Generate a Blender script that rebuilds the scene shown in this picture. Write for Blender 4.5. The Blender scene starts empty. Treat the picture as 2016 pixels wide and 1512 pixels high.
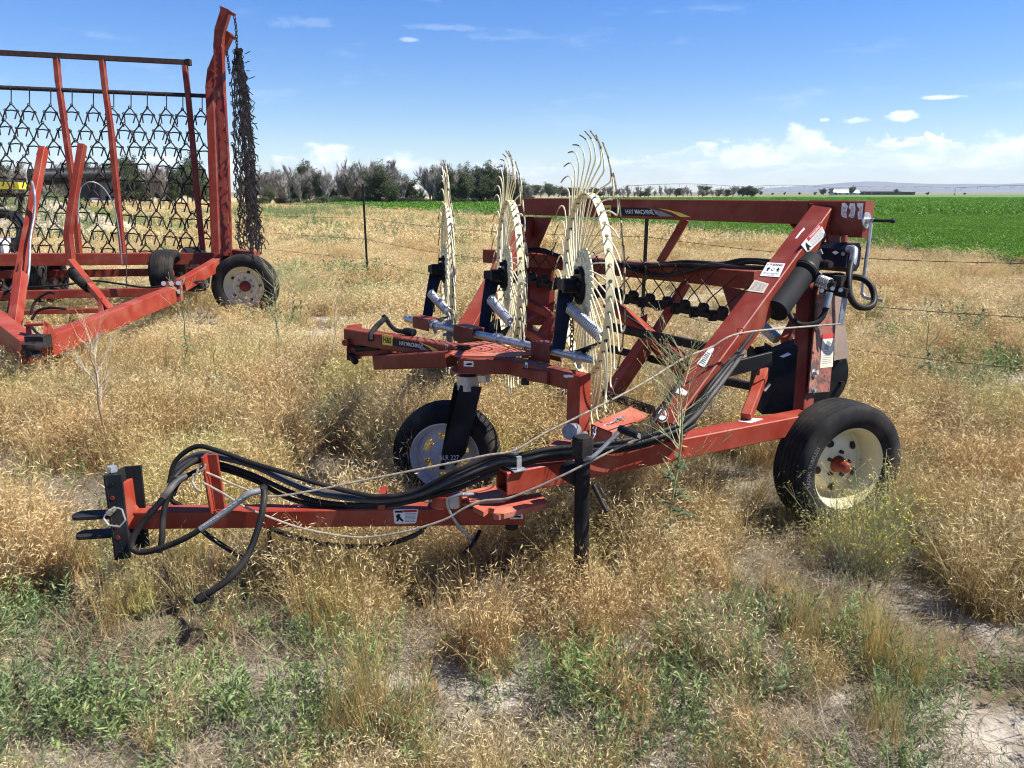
import bpy, math, random
import numpy as np
from mathutils import Vector, Matrix, noise
R = math.radians
random.seed(7); rng = np.random.default_rng(7)
scene = bpy.context.scene
C = bpy.data.collections.new("place"); scene.collection.children.link(C)

# ---------------------------------------------------------------- camera
F = 1500.0; CH = 1.7; PITCH = math.atan(378/1500.0)
cam = bpy.data.cameras.new("camera"); camo = bpy.data.objects.new("camera", cam); C.objects.link(camo)
cam.lens = F/2016*36; cam.sensor_width = 36; cam.clip_start = .05; cam.clip_end = 30000
camo.location = (0, 0, CH); camo.rotation_euler = (math.pi/2-PITCH, 0, 0); scene.camera = camo
CP, SP = math.cos(PITCH), math.sin(PITCH)
def at(u, v, d):                                   # survey point: bearing, drop and distance -> metres
    x = (u-1008)/F*d; yc = (v-756)/F*d
    return Vector((x, d*CP-yc*SP, CH-d*SP-yc*CP))
def gz(u, v, z=0):
    return at(u, v, (CH-z)/((v-756)/F*CP+SP))
def onp(u, v, p, n, off=0.0):
    o = Vector((0, 0, CH)); r = at(u, v, 1)-o; n = n.normalized()
    if n.dot(r) > 0: n = -n
    q = p+n*off
    return o+r*((q-o).dot(n)/r.dot(n))

# ---------------------------------------------------------------- light
EL, AZ = R(52), R(93)                               # azimuth clockwise from +Y
S = Vector((math.cos(EL)*math.sin(AZ), math.cos(EL)*math.cos(AZ), math.sin(EL)))
sun = bpy.data.lights.new("sun", 'SUN'); sun.energy = 5.0; sun.angle = R(.53); sun.color = (1, .95, .87)
suno = bpy.data.objects.new("sun", sun); C.objects.link(suno); suno.rotation_euler = (-S).to_track_quat('-Z', 'Y').to_euler()
W = bpy.data.worlds.new("World"); scene.world = W; W.use_nodes = True
wt = W.node_tree; wt.nodes.clear()
class NT:
    def __init__(s, nt): s.t = nt
    def n(s, typ, **k):
        x = s.t.nodes.new(typ)
        for a, b in k.items(): setattr(x, a, b)
        return x
    def l(s, a, b): s.t.links.new(a, b)
    def m(s, op, a, b=None, c=None, clamp=False):
        x = s.n('ShaderNodeMath', operation=op, use_clamp=clamp)
        for i, q in enumerate((a, b, c)):
            if q is None: continue
            if isinstance(q, (int, float)): x.inputs[i].default_value = q
            else: s.l(q, x.inputs[i])
        return x.outputs[0]
    def ss(s, x, lo, hi):
        q = s.n('ShaderNodeMapRange', interpolation_type='SMOOTHSTEP')
        for i, k in ((1, lo), (2, hi)):
            if isinstance(k, (int, float)): q.inputs[i].default_value = k
            else: s.l(k, q.inputs[i])
        s.l(x, q.inputs[0]); return q.outputs[0]
    def comb(s, x, y, z):
        q = s.n('ShaderNodeCombineXYZ')
        for i, k in enumerate((x, y, z)):
            if isinstance(k, (int, float)): q.inputs[i].default_value = k
            else: s.l(k, q.inputs[i])
        return q.outputs[0]
    def noise(s, vec, scale, detail=4, rough=.5):
        q = s.n('ShaderNodeTexNoise'); q.inputs['Scale'].default_value = scale
        q.inputs['Detail'].default_value = detail; q.inputs['Roughness'].default_value = rough
        if vec is not None: s.l(vec, q.inputs['Vector'])
        return q.outputs['Fac']
    def mix(s, f, a, b):
        q = s.n('ShaderNodeMix', data_type='RGBA')
        for i, k in ((0, f), (6, a), (7, b)):
            if isinstance(k, (int, float)): q.inputs[i].default_value = k
            elif isinstance(k, (tuple, list)): q.inputs[i].default_value = tuple(k)+(1,)*(4-len(k))
            else: s.l(k, q.inputs[i])
        return q.outputs[2]
t = NT(wt)
sky = t.n('ShaderNodeTexSky', sky_type='NISHITA'); sky.sun_disc = False; sky.sun_elevation = EL; sky.sun_rotation = AZ
sky.air_density = 1.0; sky.dust_density = 0.3; sky.ozone_density = 2.2; sky.altitude = 1200
tc = t.n('ShaderNodeTexCoord'); sx = t.n('ShaderNodeSeparateXYZ'); t.l(tc.outputs['Generated'], sx.inputs[0])
az = t.m('ARCTAN2', sx.outputs[0], sx.outputs[1])
el = t.m('ARCSINE', sx.outputs[2])
# low cumulus bank: its top edge billows with the bearing, its foot fades into pale air
v1 = t.comb(t.m('MULTIPLY', az, 5.5), 3.3, 0.7)
bank = t.noise(v1, 1.0, 2, .5)
v2 = t.comb(t.m('MULTIPLY', az, 30), t.m('MULTIPLY', el, 48), 1.0)
puff = t.noise(v2, 1.0, 7, .62)
top = t.m('ADD', t.m('MULTIPLY', bank, .062), t.m('MULTIPLY', t.m('SUBTRACT', puff, .5), .062))
top = t.m('ADD', top, t.m('ADD', .008, t.m('MULTIPLY', t.ss(az, .10, .34), .013)))
edge = t.ss(t.m('SUBTRACT', top, el), -.001, .0035)
foot = t.ss(el, .0, .045)
v3 = t.comb(t.m('MULTIPLY', az, 14), t.m('MULTIPLY', el, 60), 5.0)
inner = t.ss(t.noise(v3, 1.0, 6, .6), .42, .60)
dens = t.m('MULTIPLY', edge, t.m('MULTIPLY', t.m('ADD', t.m('MULTIPLY', inner, .82), .18), t.m('ADD', t.m('MULTIPLY', foot, .62), .2)))
# thin high wisps
v4 = t.comb(t.m('MULTIPLY', az, 7), t.m('MULTIPLY', el, 30), 9.2)
wis = t.ss(t.noise(v4, 1.0, 6, .6), .56, .74)
wis = t.m('MULTIPLY', wis, t.m('MULTIPLY', t.ss(el, .06, .12), .16))
# a few small detached puffs
def spot(a0, e0, ra, re, k=1.0):
    da = t.m('DIVIDE', t.m('SUBTRACT', az, a0), ra); de = t.m('DIVIDE', t.m('SUBTRACT', el, e0), re)
    rr = t.m('SQRT', t.m('ADD', t.m('MULTIPLY', da, da), t.m('MULTIPLY', de, de)))
    x = t.m('SUBTRACT', t.m('ADD', 1.0, t.m('MULTIPLY', t.m('SUBTRACT', puff, .5), 3.2)), rr)
    return t.m('MULTIPLY', t.ss(x, -.1, .6), k)
den = t.m('MAXIMUM', dens, wis)
for q in ((.452, .083, .019, .0055, .95), (.487, .100, .022, .0025, .8), (.405, .079, .018, .004, .5), (.370, .081, .007, .002, .6),
          (-.122, .176, .014, .003, .35), (-.075, .190, .05, .004, .12), (-.25, .19, .04, .007, .10), (.35, .055, .03, .02, .9),
          (.285, .045, .05, .018, .8), (-.23, .036, .035, .02, .9), (-.335, .030, .03, .013, .8), (-.14, .036, .02, .014, .9), (.54, .04, .07, .022, .7)):
    den = t.m('MAXIMUM', den, spot(*q))
den = t.m('MULTIPLY', den, t.ss(el, -.001, .012))
bt = t.noise(t.comb(t.m('MULTIPLY', az, 22), t.m('MULTIPLY', el, 40), 2.0), 1.0, 5, .6)
ccol = t.mix(t.ss(bt, .35, .65), (6.0, 6.8, 8.2), (9.2, 9.3, 9.8))
hs = t.n('ShaderNodeHueSaturation'); hs.inputs['Saturation'].default_value = 1.42; hs.inputs['Value'].default_value = 1.05; hs.inputs['Hue'].default_value = .514; t.l(sky.outputs[0], hs.inputs['Color']); t.l(t.m('ADD', .86, t.m('MULTIPLY', t.ss(el, -.02, .30), .22)), hs.inputs['Value'])
mixc = t.mix(den, hs.outputs[0], ccol)
bg = t.n('ShaderNodeBackground'); bg.inputs[1].default_value = .078; t.l(mixc, bg.inputs[0])
wo = t.n('ShaderNodeOutputWorld'); t.l(bg.outputs[0], wo.inputs[0])
scene.view_settings.view_transform = 'Standard'; scene.view_settings.look = 'None'
scene.view_settings.exposure = 1.05; scene.view_settings.gamma = 1
scene.render.engine = 'CYCLES'
scene.cycles.filter_width = 1.1; scene.cycles.max_bounces = 6; scene.cycles.transparent_max_bounces = 8

# ---------------------------------------------------------------- materials
def newmat(name):
    m = bpy.data.materials.new(name); m.use_nodes = True; nt = NT(m.node_tree)
    return m, nt, m.node_tree.nodes['Principled BSDF']
def wornmat(name, c1, c2, rough=.45, metal=0.0, scale=6, spots=None, spotamt=.68, bump=.15, bscale=60, rr=.15, dust=None):
    m, t, b = newmat(name)
    co = t.n('ShaderNodeTexCoord').outputs['Object']
    f = t.ss(t.noise(co, scale, 6, .65), .35, .68)
    col = t.mix(f, c1, c2)
    fine = t.noise(co, 45, 4, .7)
    if spots:
        col = t.mix(t.ss(fine, spotamt, spotamt+.06), col, spots)
        st = t.noise(co, 14, 5, .75); col = t.mix(t.ss(st, spotamt-.04, spotamt+.05), col, spots)
    if dust:
        g = t.n('ShaderNodeNewGeometry'); sp = t.n('ShaderNodeSeparateXYZ'); t.l(g.outputs['Position'], sp.inputs[0])
        d2 = t.noise(co, 5, 5, .6)
        amt = t.m('MULTIPLY', t.ss(d2, .42, .75), dust[1])
        col = t.mix(amt, col, dust[0])
    t.l(col, b.inputs['Base Color'])
    t.l(t.m('ADD', t.m('MULTIPLY', fine, rr), rough-rr/2), b.inputs['Roughness'])
    b.inputs['Metallic'].default_value = metal; b.inputs['Specular IOR Level'].default_value = (.22 if 'red' in name else .5) if metal or max(c1) > .1 else .12
    bp = t.n('ShaderNodeBump'); bp.inputs['Strength'].default_value = bump; bp.inputs['Distance'].default_value = .002
    t.l(t.noise(co, bscale, 3, .6), bp.inputs['Height']); t.l(bp.outputs[0], b.inputs['Normal'])
    return m
DUST = (.35, .27, .18)
FADED = wornmat('sun_faded_red_paint', (.36, .085, .048), (.44, .13, .085), .6, spots=(.16, .06, .04), spotamt=.7, dust=(DUST, .3))
RED = wornmat('red_paint', (.155, .020, .011), (.20, .034, .020), .52, spots=(.07, .03, .022), spotamt=.69, dust=(DUST, .14))
RED2 = wornmat('bright_red_paint', (.235, .028, .014), (.29, .048, .028), .50, spots=(.12, .045, .03), spotamt=.71, dust=(DUST, .16))
BLACK = wornmat('black_paint', (.009, .010, .012), (.015, .016, .018), .5, dust=(DUST, .06))
NAVY = wornmat('navy_paint', (.006, .009, .022), (.009, .013, .03), .45, dust=(DUST, .05))
CREAM = wornmat('cream_paint', (.68, .61, .37), (.74, .68, .46), .42, spots=(.30, .20, .10), spotamt=.71, dust=(DUST, .12))
IVORY = wornmat('ivory_rim_paint', (.66, .59, .39), (.72, .66, .46), .45, spots=(.25, .14, .07), spotamt=.68, dust=(DUST, .3))
WHITE = wornmat('white_rim_paint', (.55, .55, .56), (.66, .66, .66), .4, spots=(.30, .25, .2), spotamt=.7, dust=(DUST, .15))
GALV = wornmat('galvanised_steel', (.36, .37, .39), (.52, .53, .55), .42, metal=.6, scale=25, bump=.2)
GALVD = wornmat('dull_steel', (.20, .21, .22), (.33, .34, .36), .5, metal=.5, scale=18)
RUBBER = wornmat('tyre_rubber', (.014, .014, .015), (.026, .026, .026), .8, dust=(DUST, .12), bump=.3)
HOSE = wornmat('hose_rubber', (.010, .010, .011), (.020, .020, .021), .5, dust=(DUST, .08))
HOSE2 = wornmat('dusty_sheen_hose', (.05, .05, .052), (.09, .088, .085), .45, dust=(DUST, .15))  # paler grey base paints in the sheen on some hoses, with dust over it
RUSTY = wornmat('rusty_steel', (.028, .019, .018), (.055, .033, .028), .7, scale=18)
IRON = wornmat('dark_iron', (.018, .016, .016), (.04, .032, .03), .6, scale=20)
WORN = wornmat('worn_tip', (.03, .024, .02), (.35, .31, .2), .5, scale=40)
ROPE = wornmat('rope_fibre', (.36, .31, .24), (.20, .165, .12), .9, scale=60, bump=.8, bscale=300)
LABEL = wornmat('label_white', (.66, .66, .66), (.74, .74, .73), .4, scale=20)
OLDLBL = wornmat('label_faded', (.55, .49, .38), (.48, .42, .32), .5, scale=20)
INK = wornmat('black_ink', (.015, .015, .015), (.02, .02, .02), .45)
INKR = wornmat('red_ink', (.42, .03, .03), (.36, .03, .03), .45)
YEL = wornmat('yellow_ink', (.72, .52, .06), (.66, .48, .07), .4)
GREYINK = wornmat('grey_ink', (.16, .17, .18), (.2, .2, .21), .4)
MUDRED = wornmat('dirty_red_paint', (.22, .07, .05), (.29, .105, .075), .7, spots=(.07, .05, .04), spotamt=.53, scale=5, dust=(DUST, .4))
MUDBR = wornmat('muddy_guard', (.17, .12, .09), (.22, .16, .12), .8, spots=(.10, .07, .05), spotamt=.62)
BLUEINK = wornmat('blue_ink', (.03, .07, .25), (.04, .08, .2), .4)
PLASTIC = wornmat('black_plastic', (.014, .015, .017), (.020, .021, .023), .75)
BARBW = wornmat('wire_steel', (.10, .085, .075), (.17, .14, .12), .55, metal=.4)
POST = wornmat('post_green', (.018, .03, .024), (.028, .04, .032), .6)

# ---------------------------------------------------------------- mesh builder
UP = Vector((0, 0, 1))
def cat(pts, k=8):
    P = [Vector(p) for p in pts]
    if len(P) < 3: return P
    Q = [P[0]*2-P[1]]+P+[P[-1]*2-P[-2]]; o = []
    for i in range(1, len(Q)-2):
        a, b, c, d = Q[i-1:i+3]
        for j in range(k):
            s = j/k
            o.append(.5*((2*b)+(c-a)*s+(2*a-5*b+4*c-d)*s*s+(3*b-a-3*c+d)*s**3))
    o.append(P[-1]); return o
class MB:
    def __init__(s): s.v = []; s.f = []; s.mi = []; s.cur = 0
    def add(s, vs, fs):
        n = len(s.v); s.v += [Vector(x) for x in vs]
        for f in fs: s.f.append(tuple(i+n for i in f)); s.mi.append(s.cur)
        return s
    def beam(s, a, b, w, h, up=UP, ch=.0045, op=False, w2=None, h2=None):
        a = Vector(a); b = Vector(b); d = (b-a).normalized(); sd = d.cross(up).normalized(); u = sd.cross(d)
        def ring(c, w, h, e):
            w /= 2; h /= 2
            return [c+sd*x+u*y for x, y in ((w-e, h), (w, h-e), (w, -h+e), (w-e, -h), (-w+e, -h), (-w, -h+e), (-w, h-e), (-w+e, h))]
        w2 = w2 or w; h2 = h2 or h
        if not op:
            s.add(ring(a, w, h, ch)+ring(b, w2, h2, ch), [(i, (i+1) % 8, 8+(i+1) % 8, 8+i) for i in range(8)]+[tuple(range(7, -1, -1)), tuple(range(8, 16))])
        else:
            k = .010; dd = d*.25
            vs = ring(a, w, h, ch)+ring(b, w, h, ch)+ring(a, w-2*k, h-2*k, ch*.6)+ring(a+dd, w-2*k, h-2*k, ch*.6)
            fs = [(i, (i+1) % 8, 8+(i+1) % 8, 8+i) for i in range(8)]+[tuple(range(8, 16))]
            fs += [((i+1) % 8, i, 16+i, 16+(i+1) % 8) for i in range(8)]+[(16+(i+1) % 8, 16+i, 24+i, 24+(i+1) % 8) for i in range(8)]+[tuple(range(31, 23, -1))]
            s.add(vs, fs)
        return s
    def tube(s, pts, r, n=8, cap=True, closed=False):
        P = [Vector(p) for p in pts]; m = len(P); rr = r if isinstance(r, (list, tuple)) else [r]*m
        T = []
        for i in range(m):
            if closed: d = P[(i+1) % m]-P[i-1]
            else: d = P[min(i+1, m-1)]-P[max(i-1, 0)]
            T.append(d.normalized() if d.length > 1e-9 else Vector((0, 0, 1)))
        x = T[0].orthogonal().normalized(); vs = []
        for i in range(m):
            x = (x-T[i]*x.dot(T[i])); x = x.normalized() if x.length > 1e-6 else T[i].orthogonal().normalized(); y = T[i].cross(x)
            for k in range(n):
                a = 2*math.pi*k/n; vs.append(P[i]+(x*math.cos(a)+y*math.sin(a))*rr[i])
        fs = []
        for i in range(m if closed else m-1):
            j = (i+1) % m
            for k in range(n): fs.append((i*n+k, i*n+(k+1) % n, j*n+(k+1) % n, j*n+k))
        if cap and not closed: fs += [tuple(range(n-1, -1, -1)), tuple((m-1)*n+k for k in range(n))]
        return s.add(vs, fs)
    def cyl(s, a, b, r, r2=None, n=20):
        a = Vector(a); b = Vector(b); d = (b-a).normalized(); x = d.orthogonal().normalized(); y = d.cross(x); r2 = r if r2 is None else r2
        vs = [a+(x*math.cos(2*math.pi*k/n)+y*math.sin(2*math.pi*k/n))*r for k in range(n)]+[b+(x*math.cos(2*math.pi*k/n)+y*math.sin(2*math.pi*k/n))*r2 for k in range(n)]
        return s.add(vs, [(k, (k+1) % n, n+(k+1) % n, n+k) for k in range(n)]+[tuple(range(n-1, -1, -1)), tuple(range(n, 2*n))])
    def lathe(s, c, ax, prof, n=48, closed=False):
        c = Vector(c); ax = Vector(ax).normalized(); x = ax.cross(UP).normalized() if abs(ax.z) < .9 else ax.orthogonal().normalized(); y = ax.cross(x)
        m = len(prof); vs = []
        for k in range(n):
            a = 2*math.pi*k/n; e = x*math.cos(a)+y*math.sin(a)
            for r, h in prof: vs.append(c+e*r+ax*h)
        fs = []
        for k in range(n):
            j = (k+1) % n
            for i in range(m if closed else m-1):
                i2 = (i+1) % m
                fs.append((k*m+i, k*m+i2, j*m+i2, j*m+i))
        return s.add(vs, fs)
    def sector(s, c, ax, r0, r1, a0, a1, h0, h1, n=4):
        c = Vector(c); ax = Vector(ax).normalized(); x = ax.cross(UP).normalized(); y = ax.cross(x); vs = []
        for k in range(n+1):
            a = a0+(a1-a0)*k/n; e = x*math.cos(a)+y*math.sin(a)
            vs += [c+e*r0+ax*h0, c+e*r1+ax*h0, c+e*r1+ax*h1, c+e*r0+ax*h1]
        fs = [(3, 2, 1, 0), tuple(4*n+i for i in range(4))]
        for k in range(n):
            for i in range(4): fs.append((4*k+i, 4*k+(i+1) % 4, 4*k+4+(i+1) % 4, 4*k+4+i))
        return s.add(vs, fs)
    def prism(s, pts, off):
        P = [Vector(p) for p in pts]; off = Vector(off); n = len(P)
        return s.add(P+[p+off for p in P], [tuple(range(n-1, -1, -1)), tuple(range(n, 2*n))]+[(i, (i+1) % n, n+(i+1) % n, n+i) for i in range(n)])
    def box(s, c, sx, sy, sz, M=None):
        c = Vector(c); vs = []
        for x, y, z in ((-1, -1, -1), (1, -1, -1), (1, 1, -1), (-1, 1, -1), (-1, -1, 1), (1, -1, 1), (1, 1, 1), (-1, 1, 1)):
            q = Vector((x*sx/2, y*sy/2, z*sz/2))
            if M: q = M @ q
            vs.append(c+q)
        return s.add(vs, [(3, 2, 1, 0), (4, 5, 6, 7), (0, 1, 5, 4), (1, 2, 6, 5), (2, 3, 7, 6), (3, 0, 4, 7)])
    def ball(s, c, r, n=12, sz=1):
        c = Vector(c); vs = [c+Vector((0, 0, r*sz))]; m = n//2
        for i in range(1, m):
            p = math.pi*i/m
            for k in range(n): vs.append(c+Vector((r*math.sin(p)*math.cos(2*math.pi*k/n), r*math.sin(p)*math.sin(2*math.pi*k/n), r*sz*math.cos(p))))
        vs.append(c-Vector((0, 0, r*sz))); fs = [(0, 1+k, 1+(k+1) % n) for k in range(n)]
        for i in range(m-2):
            for k in range(n): fs.append((1+i*n+k, 1+(i+1)*n+k, 1+(i+1)*n+(k+1) % n, 1+i*n+(k+1) % n))
        L = len(vs)-1; fs += [(L, 1+(m-2)*n+(k+1) % n, 1+(m-2)*n+k) for k in range(n)]
        return s.add(vs, fs)
    def coil(s, a, b, R0, r, turns, seg=12, n=5):
        a = Vector(a); b = Vector(b); d = (b-a).normalized(); x = d.orthogonal().normalized(); y = d.cross(x); N = int(turns*seg)
        return s.tube([a+(b-a)*(i/N)+(x*math.cos(2*math.pi*i/seg)+y*math.sin(2*math.pi*i/seg))*R0 for i in range(N+1)], r, n)
    def chain(s, pts, L=.035, wd=.012, r=.0035, k=10):
        P = cat(pts, 12); cum = [0]
        for i in range(1, len(P)): cum.append(cum[-1]+(P[i]-P[i-1]).length)
        def pos(q):
            for i in range(1, len(P)):
                if cum[i] >= q: return P[i-1].lerp(P[i], (q-cum[i-1])/max(1e-9, cum[i]-cum[i-1]))
            return P[-1]
        q = 0; i = 0
        while q+L < cum[-1]:
            a, b = pos(q), pos(q+L); d = (b-a).normalized(); x = d.orthogonal().normalized(); y = d.cross(x)
            if i % 2: x = y
            c = (a+b)/2; hl = L/2+r; pts2 = []
            for j in range(k):
                t_ = 2*math.pi*j/k; pts2.append(c+d*(math.sin(t_)*hl*.95)+x*(math.cos(t_)*wd))
            s.tube(pts2, r, 5, closed=True); q += L*.82; i += 1
        return s
    def bolt(s, c, n, r=.012, h=.012):
        n = Vector(n).normalized(); c = Vector(c); s.cyl(c, c+n*.003, r*1.5, n=14); s.cyl(c+n*.003, c+n*(.003+h), r, n=6); return s

WM = {}
def obj(name, mb, mats, parent=None, M=None, smooth=38):
    me = bpy.data.meshes.new(name)
    if M is None:
        c = sum(mb.v, Vector())/max(1, len(mb.v)); M = Matrix.Translation(c); vs = [v-c for v in mb.v]
    else: vs = mb.v
    me.from_pydata([tuple(v) for v in vs], [], mb.f)
    for m in (mats if isinstance(mats, (list, tuple)) else [mats]): me.materials.append(m)
    if any(mb.mi): me.polygons.foreach_set('material_index', mb.mi)
    import bmesh
    b = bmesh.new(); b.from_mesh(me); bmesh.ops.recalc_face_normals(b, faces=b.faces); b.to_mesh(me); b.free()
    if smooth:
        me.shade_smooth(); me.set_sharp_from_angle(angle=R(smooth))
    me.update()
    return link(name, me, parent, M)
def link(name, data, parent, M):
    o = bpy.data.objects.new(name, data); C.objects.link(o); WM[o] = M.copy()
    if parent is not None:
        o.parent = parent; o.matrix_basis = WM[parent].inverted() @ M
    else: o.matrix_basis = M
    return o
def tag(o, label=None, cat=None, group=None, kind=None):
    if label: o['label'] = label
    if cat: o['category'] = cat
    if group: o['group'] = group
    if kind: o['kind'] = kind
    return o
def empty(name, loc, label, cat, group=None):
    return tag(link(name, None, None, Matrix.Translation(Vector(loc))), label, cat, group)
def kids(o): return [c for c in list(C.objects) if c.parent == o]
def copy_tree(o, parent=None, ch=None):
    c = o.copy(); C.objects.link(c); c.parent = parent
    for k in (ch if ch is not None else o.children): copy_tree(k, c)
    return c
def quadmap(c4, s, t_):
    a, b, c, d = c4                               # bl, br, tr, tl
    return (a*(1-s)+b*s)*(1-t_)+(d*(1-s)+c*s)*t_
def textmesh(txt, bold=0.0):
    cu = bpy.data.curves.new('writing', 'FONT'); cu.body = txt; cu.size = 1; cu.offset = bold; cu.resolution_u = 3
    o = bpy.data.objects.new('writing', cu); scene.collection.objects.link(o)
    bpy.context.view_layer.update(); dg = bpy.context.evaluated_depsgraph_get()
    me = bpy.data.meshes.new_from_object(o.evaluated_get(dg))
    vs = [tuple(v.co) for v in me.vertices]; fs = [tuple(p.vertices) for p in me.polygons]
    bpy.data.objects.remove(o); bpy.data.curves.remove(cu); bpy.data.meshes.remove(me)
    x0 = min(v[0] for v in vs); x1 = max(v[0] for v in vs); y0 = min(v[1] for v in vs); y1 = max(v[1] for v in vs)
    return [((v[0]-x0)/(x1-x0), (v[1]-y0)/(y1-y0)) for v in vs], fs
class Face:
    """a flat label on a plane: corners bl,br,tr,tl in metres"""
    def __init__(s, c4, n): s.c = c4; s.n = n
    def plate(s, name, mat, parent, s0=0, t0=0, s1=1, t1=1, lift=.0, poly=None, th=.0012):
        mb = MB(); ps = poly or [(s0, t0), (s1, t0), (s1, t1), (s0, t1)]
        mb.prism([quadmap(s.c, *p)+s.n*lift for p in ps], s.n*th); return obj(name, mb, mat, parent, smooth=0)
    def text(s, name, txt, mat, parent, s0, t0, s1, t1, lift=.0018, bold=.0):
        vs, fs = textmesh(txt, bold); mb = MB()
        mb.add([quadmap(s.c, s0+(s1-s0)*x, t0+(t1-t0)*y)+s.n*lift for x, y in vs], fs)
        return obj(name, mb, mat, parent, smooth=0)
    def lines(s, name, mat, parent, s0, t0, s1, t1, rows, lift=.0016, fill=.45, seed=1):
        r = random.Random(seed); mb = MB()
        for i in range(rows):
            y = t1-(t1-t0)*(i+.5)/rows; h = (t1-t0)/rows*fill/2; x = s0
            while x < s1-.01:
                w = min(s1-x, (s1-s0)*r.uniform(.06, .2)); mb.prism([quadmap(s.c, *p)+s.n*lift for p in ((x, y-h), (x+w, y-h), (x+w, y+h), (x, y+h))], s.n*.0003); x += w+(s1-s0)*.03
        return obj(name, mb, mat, parent, smooth=0)
def face_px(px, p, n, off=.002):
    n = n.normalized()
    if n.dot(Vector((0, 0, CH))-p) < 0: n = -n
    return Face([onp(u, v, p, n, off) for u, v in px], n)
# ================================================================ main machine
CAMP = Vector((0, 0, CH))
A = empty('hay_inverter', gz(1140, 1010, 0), 'red wheeled hay machine with three cream rake wheels in the middle of the dry grass', 'hay machine')
def bm_beam(name, a, b, w, h, mat=RED, parent=A, **k): return obj(name, MB().beam(a, b, w, h, **k), mat, parent)
# --- main rail
n0 = gz(999, 954, .55); n1 = gz(1600, 833, .55); rd = (n1-n0).normalized(); rn = Vector((-rd.y, rd.x, 0))   # rn points away from camera
rail = bm_beam('main_rail', n0+rn*.05, n1+rn*.05, .10, .10, RED2, op=True)
def on_rail(u, v, off=0): return onp(u, v, n0, rn, off)
obj('patch_label', MB().prism([gz(u, v, .6012) for u, v in ((1452, 829), (1480, 823), (1503, 825), (1478, 833))], UP*.001), LABEL, rail, smooth=0)
# --- tongue
tz = .375; t0 = gz(247, 1026, tz); t1 = gz(1033, 1017, tz); td = (t1-t0).normalized(); tn = Vector((-td.y, td.x, 0))
tongue = bm_beam('tongue', t0+tn*.038, t1+tn*.038, .076, .078, RED2)
def on_t(u, v, off=0): return onp(u, v, t0, tn, off)
mb = MB()
p = on_t(412, 948, 0)+tn*.012
mb.beam((p.x, p.y, .41), (p.x-.012, p.y-.002, .655), .014, .058, up=tn)
mb.beam((p.x+.024, p.y+.012, .41), (p.x+.012, p.y+.012, .655), .010, .05, up=td)
obj('hose_post', mb, RED2, tongue)
# clevis hitch
hc = at(226, 1010, 3.12)
def hp(u, v, d=3.10): return at(u, v, d)
mb = MB()
mb.prism([hp(203, 937), hp(238, 934), hp(256, 1099), hp(226, 1103)], Vector((0, .012, 0)))
mb.prism([hp(203, 937), hp(226, 1103), hp(226, 1103)+Vector((.03, .10, 0)), hp(203, 937)+Vector((.03, .10, 0))], Vector((.010, -.003, 0)))
mb.prism([hp(203, 937)+Vector((.03, .10, 0)), hp(238, 934)+Vector((.032, .10, 0)), hp(256, 1099)+Vector((.03, .10, 0)), hp(226, 1103)+Vector((.03, .1, 0))], Vector((0, .012, 0)))
for vv in (958, 985, 1030, 1052, 1078):
    pass
hitch = obj('hitch_channel', mb, BLACK, A, smooth=0)
for i, (u, v) in enumerate(((219, 954), (222, 980), (230, 1036), (233, 1058))):
    q = hp(u, v); obj('bolt_hole', MB().cyl(q-Vector((0, .002, 0)), q-Vector((0, .0045, 0)), .009, n=14), (INK, RED2, RED2, RED2)[i], hitch, smooth=0)
for (u0, v0, dv) in ((140, 1022, 0), (147, 1060, 0)):
    a = gz(u0, v0, CH-3.12*SP-(v0-756)/F*3.12*CP); b = at(222, v0-2, 3.14)
    w = .055
    mb = MB(); N = 10
    out = [Vector((b.x, b.y-w*.3, a.z)), Vector((b.x, b.y+w, a.z))]+[Vector((a.x+.03-.03*math.sin(math.pi*k/N), a.y+w*.35+w*.65*math.cos(math.pi*k/N), a.z)) for k in range(N+1)]
    mb.prism(out, Vector((0, 0, .014))); pl = obj('clevis_plate', mb, BLACK, hitch, smooth=0)
mb = MB(); q = at(222, 932, 3.14)
mb.cyl(q-UP*.13, q, .011); mb.cyl(q-UP*.02, q-UP*.012, .024); mb.cyl(q+UP*.008, q+UP*.032, .021, .019, n=6); mb.cyl(q-UP*.1, q-UP*.06, .016)
obj('hitch_bolt', mb, GALV, hitch)
mb = MB().prism([at(240, 952, 3.13), at(253, 949, 3.16), at(262, 998, 3.17), at(270, 1008, 3.17), at(246, 1045, 3.13)], tn*.05)
obj('hitch_gusset', mb, RED2, hitch, smooth=0)
q = at(222, 1004, 3.09); mb = MB().cyl(q+Vector((0, .05, 0)), q-Vector((0, .02, 0)), .0105); mb.cyl(q-Vector((0, .02, 0)), q-Vector((0, .03, 0)), .014, n=6)
obj('hitch_pin', mb, wornmat('zinc_yellow', (.45, .40, .26), (.55, .5, .36), .35, metal=.7), hitch)
mb = MB().tube([at(u, v, 3.06) for u, v in ((222, 1004), (207, 1014), (204, 1021), (214, 1034), (236, 1037), (247, 1024), (240, 1003), (232, 1000), (222, 1002))], .0038, 6, closed=True)
obj('lynch_ring', mb, GALV, hitch)
# hose clip on tongue
q = on_t(750, 1000)
mb = MB()
mb.prism([on_t(744, 1003, .001), on_t(758, 1003, .001), on_t(759, 974, .001), on_t(745, 975, .001)], -tn*.006)
mb.prism([on_t(745, 976), on_t(759, 974), on_t(759, 974)+Vector((0, .05, .012)), on_t(745, 976)+Vector((0, .05, .012))], UP*.006)
mb.prism([on_t(745, 976)+Vector((0, .05, .018)), on_t(759, 974)+Vector((0, .05, .018)), on_t(758, 1003)+Vector((0, .05, 0)), on_t(744, 1003)+Vector((0, .05, 0))], Vector((0, .006, 0)))
obj('hose_bracket', mb, RED2, tongue, smooth=0)
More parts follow.
